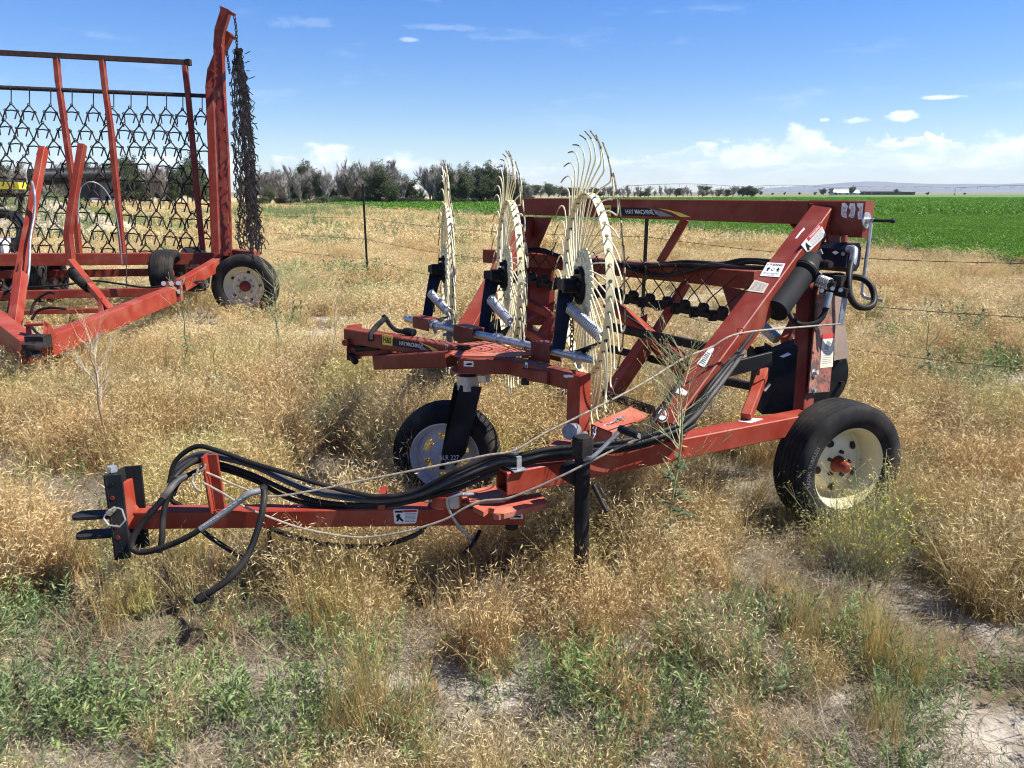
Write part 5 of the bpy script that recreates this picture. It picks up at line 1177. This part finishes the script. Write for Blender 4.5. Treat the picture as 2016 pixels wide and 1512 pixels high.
# --- dry grass middle distance
dv2 = variants('dry_tuft', [cheat_clump(80, .17, .18, .42, 110+i, w=.0042, mess=.35, fat=1.8).mesh('c', [DRY, STRAW]) for i in range(6)])
X, Y = sample(24000, 7.3, 24, 1.0); P = []; S_ = []
for x, y in zip(X, Y):
    if x > edge_x(y)+random.uniform(-1.2, .4): continue
    n = nz(x, y, .5, 5)*.6+nz(x, y, 1.6, 2)*.4; g = green_at(x, y)
    if random.random() < (1-.7*g)*min(1, max(.10, .72+n*2.4)): P.append(place(x, y)); S_.append(random.uniform(.5, 1.05)*(1+1.0*n)*(.85 if patch(x, y, (-3.4, 9.3), 1.6, 1.2) > 0 else 1))
scatter('dry_grass', 'dry tan grass between the machines and the fence', 'dry grass', dv2, 6, P, S_)
dv3 = variants('far_tuft', [cheat_clump(60, .8, .2, .42, 140+i, w=.022, mess=.4, fat=5).mesh('c', [DRY, STRAW]) for i in range(4)])
X, Y = sample(9000, 23, 120, 3.0, p=1.6); P = []; S_ = []
for x, y in zip(X, Y):
    if x > edge_x(y)+random.uniform(-2, .5): continue
    if random.random() < .6+nz(x, y, .12, 5): P.append(place(x, y, 0)); S_.append(random.uniform(.7, 1.2))
scatter('dry_grass', 'far strip of dry grass reaching to the tree line', 'dry grass', dv3, 4, P, S_)
# --- green weeds
wv = variants('weed_clump', [weed_clump(7, .07, .24, 200+i).mesh('c', [WEED]) for i in range(5)]+[weed_clump(6, .09, .17, 220+i, .022, .0075).mesh('c', [WEED]) for i in range(3)])
X, Y = sample(17000, 1.25, 7.5, .8); P = []; S_ = []
for x, y in zip(X, Y):
    n = nz(x, y, 1.5, 15)+.5*nz(x, y, 4, 9); g = green_at(x, y)
    if random.random() < g*.66*min(1, max(0, .5+nz(x, y, 2.2, 41)*2.6))+(max(0, n-.28)*.9+(.10 if y < 2.7 else 0)+max(0, nz(x, y, .8, 71)-.1)*.3)*(1-bare_at(x, y)): P.append(place(x, y)); S_.append(random.uniform(.6, 1.25))
scatter('green_weeds', 'low grey green leafy weeds growing in patches in the foreground', 'weeds', wv, 8, P, S_)
wv2 = variants('weed_tuft', [weed_clump(10, .2, .42, 240+i, .05, .014, 24).mesh('c', [WEED]) for i in range(4)])
X, Y = sample(16000, 7.3, 60, 1.5); P = []; S_ = []
for x, y in zip(X, Y):
    if x > edge_x(y)+.5: continue
    n = nz(x, y, .45, 25)+.5*nz(x, y, 1.3, 9); g = green_at(x, y); e = max(0, 1-(edge_x(y)-x)/2.0)*.5 if y > 18 else 0
    if random.random() < g*.7+max(0, n-.16)*1.2+e+(.25 if y > 30 and nz(x, y, .08, 3) > .05 else 0): P.append(place(x, y)); S_.append(random.uniform(.5, 1.2)*(1 if y < 20 else 1.5))
for u, v, n, s, sc_ in ((655, 492, 16, .7, 1.5), (690, 560, 16, .5, 1.3), (720, 560, 10, .5, 1.2), (745, 600, 12, .5, 1.1), (600, 430, 40, 4, 2.2), (500, 425, 30, 4, 2.2), (560, 440, 20, 2, 1.6), (640, 420, 40, 4, 2.4), (1760, 700, 22, .35, .9), (1900, 730, 26, .4, .9), (1960, 660, 14, .4, .9), (1850, 790, 20, .3, .8), (900, 440, 14, 1.5, 1.5), (570, 560, 10, .6, 1.2), (130, 500, 20, 1.5, 1.2)):
    c = gz(u, v, 0)
    for k in range(n): P.append(place(c.x+rng.normal(0, s*.5), c.y+rng.normal(0, s*.5), 0)); S_.append(sc_*random.uniform(.6, 1.1))
scatter('green_weeds', 'scattered green weeds beyond the machines towards the field edge', 'weeds', wv2, 4, P, S_)
# --- olive bunch grass
ov = variants('bunch_grass', [bunch_clump(48, .05, .42, 300+i).mesh('c', [OLIVE, STRAW]) for i in range(4)])
P = []; S_ = []
for u, v, n, s, sc_ in ((735, 1420, 12, .13, .85), (770, 1470, 5, .1, .7), (690, 1210, 8, .10, .9), (660, 1260, 6, .10, .7), (1700, 1300, 14, .16, .8), (1560, 1260, 8, .15, .7), (1750, 1450, 7, .16, .6), (1800, 1350, 6, .1, .7), (880, 1200, 6, .12, .7), (560, 900, 6, .25, .9), (740, 610, 14, .45, 1.0), (700, 600, 8, .3, 1.0), (1480, 1060, 7, .2, .9), (1150, 1180, 5, .2, .7), (1900, 1020, 8, .25, .8), (130, 1120, 5, .2, .7), (330, 930, 6, .2, .9), (1790, 800, 6, .3, 1), (1930, 1130, 8, .2, .8), (1880, 560, 5, .4, 1), (560, 650, 5, .3, .9)):
    c = gz(u, v, 0)
    for k in range(n): x = c.x+rng.normal(0, s*.5); y = c.y+rng.normal(0, s*.5); P.append(place(x, y)); S_.append(sc_*random.uniform(.7, 1.15))
X, Y = sample(900, 1.4, 12, 1)
for x, y in zip(X, Y):
    if nz(x, y, .9, 31) > .12: P.append(place(x, y)); S_.append(random.uniform(.5, .9))
scatter('bunch_grass', 'stiff upright olive and straw coloured bunch grass', 'bunch grass', ov, 4, P, S_)
# --- crop leaves
cv = variants('crop_clump', [crop_clump(130, .30, .16, 400+i, .055, .02).mesh('c', [CROP]) for i in range(3)])
X, Y = sample(42000, 14, 52, 2); P = []; S_ = []
for x, y in zip(X, Y):
    if x < edge_x(y)+random.uniform(-.3, .5): continue
    P.append((x, y, .20)); S_.append(random.uniform(.7, 1.2))
scatter('crop_plants', 'bright green alfalfa plants in the near part of the field', 'crop', cv, 3, P, S_, tilt=.05)
cv2 = variants('crop_row', [crop_clump(90, 1.3, .22, 420+i, .18, .08).mesh('c', [CROP]) for i in range(3)])
X, Y = sample(14000, 48, 190, 5, p=1.3); P = []; S_ = []
for x, y in zip(X, Y):
    if y < 104 and x < edge_x(y)+1.2: continue
    if y >= 104 and (x < -18+(y-112)*.47 or y > 112+(x+18)*2.0): continue
    P.append((x, y, .18)); S_.append(random.uniform(.7, 1.2))
scatter('crop_plants', 'far green alfalfa plants reaching to the tree line', 'crop', cv2, 3, P, S_, tilt=.03)

# ================================================================ single tall weeds
def stalk_weed(name, base, topn, label, cat_, seed, leaves=10, twigs=30, dry=False, spread=.30):
    random.seed(seed); root = empty(name, base, label, cat_, 'tall weeds'); L = (topn-base).length; mb = MB(); pts = []
    for i in range(9):
        f = i/8; pts.append(base.lerp(topn, f)+Vector((random.gauss(0, .012), random.gauss(0, .012), 0))*(1 if 0 < i < 8 else 0))
    mb.tube(cat(pts, 3), [.0055*(1-.7*i/24)+.0008 for i in range(25)], 6)
    for k in range(twigs):
        f = random.uniform(.40, .98); q = base.lerp(topn, f); az_ = random.uniform(0, 6.28); l = L*spread*random.uniform(.3, 1)*(1.25-f*.6); P = arc(q, az_, random.uniform(.5, 1.1), l, random.uniform(-.5, .3), 5); mb.tube(P, [.0022, .002, .0017, .0014, .0011, .0008], 4)
        for j in range(4):
            q2 = P[random.randint(2, 5)]; P2 = arc(q2, az_+random.uniform(-1, 1), random.uniform(.2, 1.2), l*.35, 0, 2); mb.tube(P2, [.0011, .0009, .0006], 3)
            mb.ball(P2[-1], .0020, 5, 2.2)
    st = obj('stem', mb, BARKP if dry else STEMP, root)
    B_ = Blades()
    for k in range(leaves):
        f = random.uniform(.04, .55); q = base.lerp(topn, f); az_ = random.uniform(0, 6.28); up = random.uniform(-.5, .7); ll = random.uniform(.08, .19)*(1.1-f)
        P = arc(q, az_, math.pi/2-up, ll, random.uniform(.2, 1.2), 4); B_.ribbon(P, ll*.30, random.random(), side=Vector((-math.sin(az_), math.cos(az_), 0)), tip=.1)
    if leaves: me = B_.mesh('leaf', [WEEDLEAF if not dry else LITTER]); link('leaves', me, root, Matrix.Identity(4))
    return root
BARKP = wornmat('dry_stem', (.38, .31, .21), (.52, .45, .33), .8); STEMP = wornmat('green_stem', (.27, .29, .13), (.42, .41, .22), .7)
stalk_weed('tall_weed', Vector((gz(1318, 1105, 0).x, gz(1318, 1105, 0).y, 0)), at(1352, 690, 2.95), 'tall thistle like weed in front of the red rail right of the jack', 'weed', 1, 30, 46)
stalk_weed('tall_weed', gz(212, 900, 0), at(182, 660, 4.2), 'dry branching weed stalk in front of the harrow cart hitch', 'weed', 2, 5, 26, True)
stalk_weed('tall_weed', gz(368, 745, 0), at(355, 560, 6.0), 'thin green weed in front of the harrow cart tongue', 'weed', 3, 16, 16, spread=.18)
stalk_weed('tall_weed', gz(548, 720, 0), at(540, 540, 6.6), 'leafy weed beside the right side of the harrow cart wheel', 'weed', 4, 18, 26, spread=.25)
stalk_weed('tall_weed', gz(420, 790, 0), at(425, 685, 5.4), 'short green leafy weed below the harrow cart wheel', 'weed', 5, 16, 4, spread=.15)
stalk_weed('tall_weed', gz(650, 780, 0), at(665, 590, 6.2), 'thin dry weed left of the boom arm', 'weed', 6, 8, 10, True, spread=.15)
stalk_weed('tall_weed', gz(1830, 760, 0), at(1826, 625, 5.4), 'green bushy weed in the dry grass by the right wire', 'weed', 8, 40, 14, spread=.18)
def tumble(name, c, r, label, seed, n=70, mat=None, group='dry bushes'):
    random.seed(seed); mb = MB()
    for k in range(n):
        az_ = random.uniform(0, 6.28); P = arc(c+Vector((0, 0, 0)), az_, random.uniform(.1, 1.1), r*random.uniform(.7, 1.2), random.uniform(-.4, .8), 5); mb.tube(P, [.0028, .0024, .002, .0016, .0013, .0009], 3)
        for j in range(6):
            q2 = P[random.randint(1, 5)]; P2 = arc(q2, random.uniform(0, 6.28), random.uniform(.2, 1.5), r*random.uniform(.15, .4), .4, 3); mb.tube(P2, [.0014, .0012, .001, .0007], 3); 
            if random.random() < .5: mb.ball(P2[-1], .0019, 5, 2)
    return tag(obj(name, mb, mat or BARKP), label, 'bush', group)
tumble('dry_bush', gz(1335, 790, 0.1), .62, 'dry twiggy bush growing up through the basket of the hay machine', 11, 60)
tumble('dry_bush', gz(1400, 830, 0.2), .40, 'small dry twiggy bush beside the diagonal beam', 12, 30)
tumble('dry_bush', gz(352, 600, 0.0), .75, 'green twiggy bush in front of the harrow cart small wheels', 13, 60, STEMP)
tumble('dry_bush', gz(600, 590, 0.0), .7, 'pale twiggy bush just right of the large harrow cart wheel', 14, 50, STEMP)
# yellow flowering weed
random.seed(21); c = gz(1700, 1130, 0); root = empty('flowering_weed', c, 'yellow flowering feathery weed in front of the right road wheel', 'weed'); mb = MB(); B_ = Blades()
for k in range(60):
    az_ = random.uniform(0, 6.28); P = arc(c+Vector((random.gauss(0, .05), random.gauss(0, .05), 0)), az_, random.uniform(.1, .75), random.uniform(.28, .52), random.uniform(-.3, .2), 6); mb.tube(P, [.0022, .002, .0018, .0015, .0012, .001, .0008], 4)
    for j in range(5):
        q2 = P[random.randint(2, 6)]; P2 = arc(q2, random.uniform(0, 6.28), random.uniform(.3, 1), .09, 0, 2); mb.tube(P2, [.001, .001, .0007], 3)
        for z in range(4):
            if random.random() < .6: B_.leaf(P2[-1]+Vector((random.gauss(0, .006), random.gauss(0, .006), random.gauss(0, .004))), Vector((random.gauss(0, 1), random.gauss(0, 1), .8)).normalized(), .008, .006, random.random())
obj('stems', mb, STEMP, root); link('flowers', B_.mesh('flowers', [FLOWER]), root, Matrix.Identity(4))
B_ = Blades()
for k in range(3000):
    q = c+Vector((random.gauss(0, .17), random.gauss(0, .14), random.uniform(.05, .44))); B_.leaf(q, Vector((random.gauss(0, 1), random.gauss(0, 1), random.uniform(0, 1))).normalized(), .02, .002, random.random())
link('leaves', B_.mesh('leaves', [WEED]), root, Matrix.Identity(4))

# ================================================================ trees beyond the field
def tree_meshes(kind, seed):
    random.seed(seed); mb = MB(); tips = []; bare = kind == 'bare'
    def limb(p, d, L, r, lev):
        P = [p]; q = p.copy(); dd_ = d.normalized()
        for i in range(4):
            dd_ = (dd_+Vector((random.gauss(0, .09), random.gauss(0, .09), .10 if lev else 0))).normalized(); q = q+dd_*L/4; P.append(q.copy())
        mb.tube(P, [r*(1-.6*i/4) for i in range(5)], 5 if lev < 2 else 3, cap=False)
        tips.append((P[2].copy(), lev)); tips.append((P[4].copy(), lev))
        if lev < (3 if bare else 2):
            for k in range((14, 6, 5, 3)[lev]):
                f = random.uniform(.25 if lev == 0 else .15, 1); j = min(3, int(f*4)); s0 = P[j].lerp(P[j+1], f*4-j); a = random.uniform(0, 6.28); sp_ = random.uniform(.4, 1.05) if not bare else random.uniform(.2, .5)
                x = dd_.orthogonal().normalized(); y = dd_.cross(x); nd = dd_*math.cos(sp_)+(x*math.cos(a)+y*math.sin(a))*math.sin(sp_); limb(s0, nd, L*random.uniform(.38, .6) if bare else L*random.uniform(.45, .75), max(.010, r*.45), lev+1)
    limb(Vector((0, 0, -.1)), UP, .62 if not bare else .66, .022 if not bare else .018, 0)
    tm = bpy.data.meshes.new('trunk'); tm.from_pydata([tuple(v) for v in mb.v], [], mb.f); tm.materials.append(BARK if not bare else TWIGP)
    B_ = Blades()
    if bare:
        for p, lev in tips:
            if lev >= 2:
                for k in range(2): B_.ribbon(arc(p, random.uniform(0, 6.28), random.uniform(0, .7), random.uniform(.05, .12), -.2, 2), .0035, random.random())
        cm = B_.mesh('crown', [TWIG])
    else:
        cl = [(p, random.uniform(.06, .13)) for p, lev in tips if lev >= 1 or p.z > .3]
        for p, rr_ in cl:
            for k in range(70):
                v = Vector((random.gauss(0, 1), random.gauss(0, 1), random.gauss(0, .8))).normalized()*rr_*random.uniform(.4, 1.0); B_.leaf(p+v, Vector((random.gauss(0, 1), random.gauss(0, 1), random.gauss(0, 1))).normalized(), .028, .02, random.random())
        cm = B_.mesh('crown', [TREEG])
    return tm, cm
TWIGP = wornmat('pale_bark', (.19, .165, .15), (.30, .27, .25), .9)
protos = {'dark': [tree_meshes('leaf', 500+i) for i in range(6)], 'bare': [tree_meshes('bare', 520+i) for i in range(7)]}
cnt_t = 0
def tree(u, vt, d, kind, wide=1.0, vb=None):
    global cnt_t
    base = at(u, 378, d); H = CH+(378-vt)/F*d; tm, cm = protos[kind][cnt_t % len(protos[kind])]; cnt_t += 1
    wide *= 1.7; M = Matrix.Translation((base.x, base.y, 0)) @ Matrix.Rotation(random.uniform(0, 6.28), 4, 'Z') @ Matrix.Diagonal((H*wide, H*wide, H, 1))
    side = 'tree line behind the harrow cart' if u < 500 else ('tree line left of the fence post' if u < 700 else ('tree line right of the fence post' if u < 860 else ('tree line behind the rake wheels' if u < 1060 else 'far low row beyond the field')))
    r = link({'dark': 'leafy_tree', 'bare': 'bare_tree'}[kind], tm, None, M)
    tall = 'tall' if H > 6.5 else ('mid height' if H > 4 else 'small')
    tag(r, '%s %s in the %s' % (tall, {'dark': 'dark leafy tree', 'bare': 'pale bare tree'}[kind], side), 'tree', '%s trees, %s' % (kind, side))
    link('crown', cm, r, M)
    return r
random.seed(77)
T_ = [(622, 342, 'dark', .38), (592, 352, 'bare', .5), (556, 346, 'dark', .3), (544, 338, 'bare', .5), (572, 334, 'bare', .5), (515, 345, 'bare', .5), (530, 365, 'dark', .5), (602, 365, 'dark', .5), (640, 348, 'bare', .55), (655, 372, 'dark', .6), (664, 334, 'bare', .6), (684, 330, 'dark', .45), (690, 326, 'bare', .7), (706, 326, 'bare', .6), (700, 345, 'dark', .6), (735, 335, 'dark', .4), (742, 318, 'bare', .6), (752, 335, 'bare', .6), (764, 330, 'bare', .5), (778, 330, 'bare', .6), (770, 362, 'dark', .6), (790, 352, 'bare', .6), (812, 372, 'dark', .6), (826, 368, 'bare', .6), (832, 380, 'dark', .7), (850, 326, 'dark', .42), (858, 340, 'bare', .6), (866, 325, 'bare', .6), (880, 338, 'dark', .4), (893, 326, 'bare', .55), (900, 350, 'bare', .5), (918, 334, 'dark', .5), (932, 330, 'dark', .5), (948, 334, 'dark', .5), (962, 338, 'dark', .5), (940, 340, 'dark', .5), (974, 342, 'dark', .5), (1010, 350, 'dark', .5), (1022, 352, 'dark', .5), (1040, 372, 'bare', .7), (712, 372, 'dark', .8), (742, 375, 'dark', .8), (586, 378, 'dark', .8), (630, 380, 'dark', .8), (990, 360, 'dark', .6), (640, 338, 'bare', .5), (724, 330, 'bare', .6), (604, 342, 'bare', .5), (560, 360, 'bare', .6), (675, 352, 'bare', .7), (720, 352, 'bare', .7), (870, 372, 'dark', .7), (908, 368, 'dark', .7),
      (12, 312, 'dark', .45), (-25, 320, 'dark', .5), (30, 345, 'bare', .6), (150, 332, 'dark', .6), (178, 318, 'dark', .5), (205, 326, 'bare', .6), (232, 306, 'dark', .5), (250, 318, 'dark', .45), (262, 312, 'dark', .45), (285, 340, 'bare', .7), (300, 332, 'bare', .7), (318, 326, 'bare', .6), (352, 318, 'dark', .5), (368, 312, 'dark', .45), (385, 330, 'dark', .5), (402, 338, 'bare', .6), (335, 350, 'dark', .8), (272, 358, 'dark', .8), (470, 345, 'bare', .6), (490, 352, 'dark', .5), (120, 345, 'bare', .6)]
for u, vt, k, w in T_: tree(u+random.uniform(-2, 2), vt, random.uniform(98, 118), k, w*1.1)
for u in range(500, 1046, 8):
    if 800 < u < 838: continue
    tree(u+random.uniform(-4, 4), random.uniform(326, 360) if u < 1000 else random.uniform(358, 372), random.uniform(100, 125), random.choice(['bare', 'bare', 'bare', 'dark']), random.uniform(.5, .8))
for u in range(-30, 410, 13): tree(u+random.uniform(-4, 4), random.uniform(325, 362), random.uniform(100, 125), random.choice(['bare', 'dark']), random.uniform(.55, .9))
for u in range(500, 1046, 15): tree(u+random.uniform(-5, 5), random.uniform(384, 393), random.uniform(96, 104), 'dark', random.uniform(1.1, 1.7))
for u in list(range(1066, 1482, 9)):
    tree(u+random.uniform(-5, 5), random.uniform(366, 376) if not 1060 < u < 1085 else 362, random.uniform(235, 265), random.choice(['bare', 'bare', 'dark']), random.uniform(.8, 1.3))
for u, vt in ((1498, 377), (1520, 379), (1545, 378), (1574, 378), (1605, 378), (1622, 371), (1637, 371), (1648, 378), (1675, 367), (1703, 376), (1716, 379), (1735, 379), (1765, 373), (1794, 378), (1828, 378), (1900, 379)): tree(u, vt, 420, 'dark' if u not in (1703, 1716) else 'bare', random.uniform(.7, 1.0))

# ================================================================ far buildings and machinery
def house(name, u, d, w, dep, h, rh, wall, roof, label, cat_='building', rot=0, win=True):
    c = at(u, 378, d); c.z = 0; root = empty(name, c, label, cat_); M3 = Matrix.Rotation(rot, 3, 'Z')
    T = lambda x, y, z: c+M3 @ Vector((x, y, z))
    mb = MB(); mb.add([T(-w/2, -dep/2, -.2), T(w/2, -dep/2, -.2), T(w/2, dep/2, -.2), T(-w/2, dep/2, -.2), T(-w/2, -dep/2, h), T(w/2, -dep/2, h), T(w/2, dep/2, h), T(-w/2, dep/2, h), T(-w/2, 0, h+rh), T(w/2, 0, h+rh)], [(0, 1, 5, 4), (2, 3, 7, 6), (1, 2, 6, 9, 5), (3, 0, 4, 8, 7)]); obj('wall', mb, wall, root, smooth=0)
    mb = MB()
    for s in (-1, 1): mb.prism([T(-w/2-.4, s*(dep/2+.4), h-.15+.02), T(w/2+.4, s*(dep/2+.4), h-.15+.02), T(w/2+.4, 0, h+rh+.03), T(-w/2-.4, 0, h+rh+.03)], UP*.12)
    obj('roof', mb, roof, root, smooth=0)
    if win:
        for k in range(3): obj('window', MB().box(T(-w/2+w*(k+.7)/3.4, -dep/2-.03, h*.55), w*.10, .06, h*.35), INK, root, smooth=0)
WALLW = wornmat('white_siding', (.70, .70, .69), (.78, .78, .77), .6, scale=.5); ROOFG = wornmat('grey_roofing', (.30, .29, .29), (.38, .37, .37), .7, scale=.5); DARKB = wornmat('dark_hedge', (.03, .045, .03), (.05, .06, .04), .9)
house('farm_house', 796, 190, 4.2, 5, 2.6, 1.6, WALLW, WALLW, 'small white gabled house among the trees left of the rake wheels', rot=.6)
house('farm_shed', 641, 120, 3.6, 3, 1.0, .5, WALLW, WALLW, 'low white shed roof between the bare trees', rot=.1, win=False)
house('farm_house', 1662, 430, 14, 8, 1.3, 1.5, WALLW, WALLW, 'long low white roofed farm building beyond the green field')
house('farm_shed', 1786, 520, 7, 6, 1.0, 1.2, WALLW, WALLW, 'tiny white shed on the horizon at right', win=False)
house('farm_shed', 1741, 470, 34, 8, 1.6, .4, DARKB, DARKB, 'long dark low shed beyond the green field', win=False)
# centre pivot irrigation
pv = empty('irrigation_pivot', at(1560, 378, 330), 'long centre pivot irrigation line standing across the green field', 'irrigation machine')
STEELB = wornmat('pivot_steel', (.13, .14, .155), (.2, .21, .22), .6, metal=.3)
tw = [(1232, 250), (1460, 300), (1636, 345), (1880, 360), (2150, 340)]; zt_ = 3.6
for i in range(len(tw)-1):
    a = at(tw[i][0], 378, tw[i][1]); b = at(tw[i+1][0], 378, tw[i+1][1]); a.z = b.z = zt_; mb = MB(); N = 24; P = [a.lerp(b, k/N)+UP*(.95*math.sin(math.pi*k/N)) for k in range(N+1)]
    mb.tube(P, .10, 6); low = [a.lerp(b, k/N)+UP*(.95*math.sin(math.pi*k/N)-(.9 if 0 < k < N else 0)) for k in range(N+1)]
    for k in range(1, N, 3):
        for s in (-1, 1): mb.tube([P[k], low[k]+Vector((0, s*.3, 0))], .035, 3, cap=False); mb.tube([P[min(N, k+1)], low[k]+Vector((0, s*.3, 0))], .035, 3, cap=False)
    for k in range(2, N, 2): mb.tube([P[k], P[k]-UP*2.2], .018, 3, cap=False)
    obj('span', mb, STEELB, pv)
for u, d in tw:
    a = at(u, 378, d); mb = MB(); t_ = Vector((a.x, a.y, zt_))
    for s in (-1, 1): mb.beam(Vector((a.x+s*.9, a.y+s*1.4, .8)), t_, .14, .14)
    mb.beam(Vector((a.x-.9, a.y-1.4, .75)), Vector((a.x+.9, a.y+1.4, .75)), .18, .18)
    for s in (-1, 1): mb.lathe(Vector((a.x+s*.9, a.y+s*1.4, .6)), Vector((1, -.4, 0)), [(0, -.15), (.4, -.15), (.6, -.12), (.6, .12), (.4, .15), (0, .15)], 16)
    obj('tower', mb, STEELB, pv)
# background left: dirt bank, dark auger, yellow machine top, stored tyre
BANK = wornmat('bank_soil', (.33, .27, .20), (.42, .35, .26), .95, scale=.8)
mb = MB(); n = 24; c = at(40, 378, 31)
vs = []; 
for j in range(n+1):
    for i in range(n+1):
        x = -6+12*i/n; y = -4+8*j/n; e = max(0, 1-(x/4.2)**2)*max(0, 1-(y/3.6)**2); vs.append((c.x+x, c.y+y, 1.35*e**.7*(1+.25*noise.noise(Vector((x*.5, y*.5, 0))))-.05))
me = bpy.data.meshes.new('dirt_bank'); me.from_pydata(vs, [], [(j*(n+1)+i, j*(n+1)+i+1, (j+1)*(n+1)+i+1, (j+1)*(n+1)+i) for j in range(n) for i in range(n)]); me.materials.append(BANK); me.shade_smooth(); tag(link('dirt_bank', me, None, Matrix.Identity(4)), kind='structure')
P = []; S_ = []
for k in range(700):
    i = random.randrange(len(vs)); x, y, z = vs[i]
    if z > .25: P.append((x+random.uniform(-.3, .3), y+random.uniform(-.3, .3), z-.05)); S_.append(random.uniform(.6, 1.3))
scatter('bank_weeds', 'green and dry weeds covering the dirt bank behind the harrow panel', 'weeds', wv2, 4, P, S_)
au = empty('grain_auger', at(150, 378, 27), 'dark round grain auger tube behind the hanging harrow panel', 'auger')
obj('auger_tube', MB().cyl(at(60, 349, 26), at(212, 345, 28), .28, n=20), BLACK, au)
obj('auger_hopper', MB().prism([at(152, 360, 25.5), at(196, 360, 25.5), at(198, 395, 25.5), at(170, 393, 25.5), at(150, 375, 25.5)], Vector((.1, .7, 0))), PLASTIC, au, smooth=0)
obj('hopper_plate', MB().prism([at(178, 388, 25.3), at(194, 387, 25.3), at(195, 392, 25.3), at(178, 394, 25.3)], Vector((0, .03, 0))), GALV, au, smooth=0)
ym = empty('yellow_implement', at(10, 378, 26), 'yellow topped implement partly hidden behind the left edge of the harrow', 'farm implement')
YPAINT = wornmat('yellow_paint', (.70, .55, .04), (.75, .62, .06), .5)
obj('hood', MB().beam(at(-120, 366, 26), at(55, 366, 26), 1.0, .22), YPAINT, ym); obj('frame', MB().beam(at(-110, 385, 26.2), at(48, 384, 26.2), .12, .12).beam(at(-60, 384, 26.2), at(-60, 430, 26.2), .1, .1).beam(at(40, 384, 26.2), at(40, 424, 26.2), .1, .1), IRON, ym)
st = at(8, 455, 14.5); tag(obj('stored_tyre', tyre(MB(), st, Vector((.2, -1, .1)), .42, .3, 4), RUBBER), 'black tyre lying on a pale tank at the left edge behind the harrow', 'tyre')
mb = MB().beam(at(-70, 489, 14.6), at(30, 487, 14.6), .7, .36, ch=.06); tk = obj('pale_tank', mb, wornmat('tank_paint', (.45, .46, .46), (.55, .55, .54), .5)); tag(tk, 'pale grey tank under the black tyre at the left edge', 'tank')

# ================================================================ air
hz = MB().box((0, 3200, 99), 15000, 9000, 202); hzm = bpy.data.materials.new('haze'); hzm.use_nodes = True; n = NT(hzm.node_tree); hzm.node_tree.nodes.clear(); o_ = n.n('ShaderNodeOutputMaterial'); pvn = n.n('ShaderNodeVolumePrincipled')
pvn.inputs['Color'].default_value = (.74, .85, 1, 1); pvn.inputs['Density'].default_value = .00011; n.l(pvn.outputs[0], o_.inputs['Volume'])
tag(obj('haze', hz, hzm, smooth=0), kind='stuff')
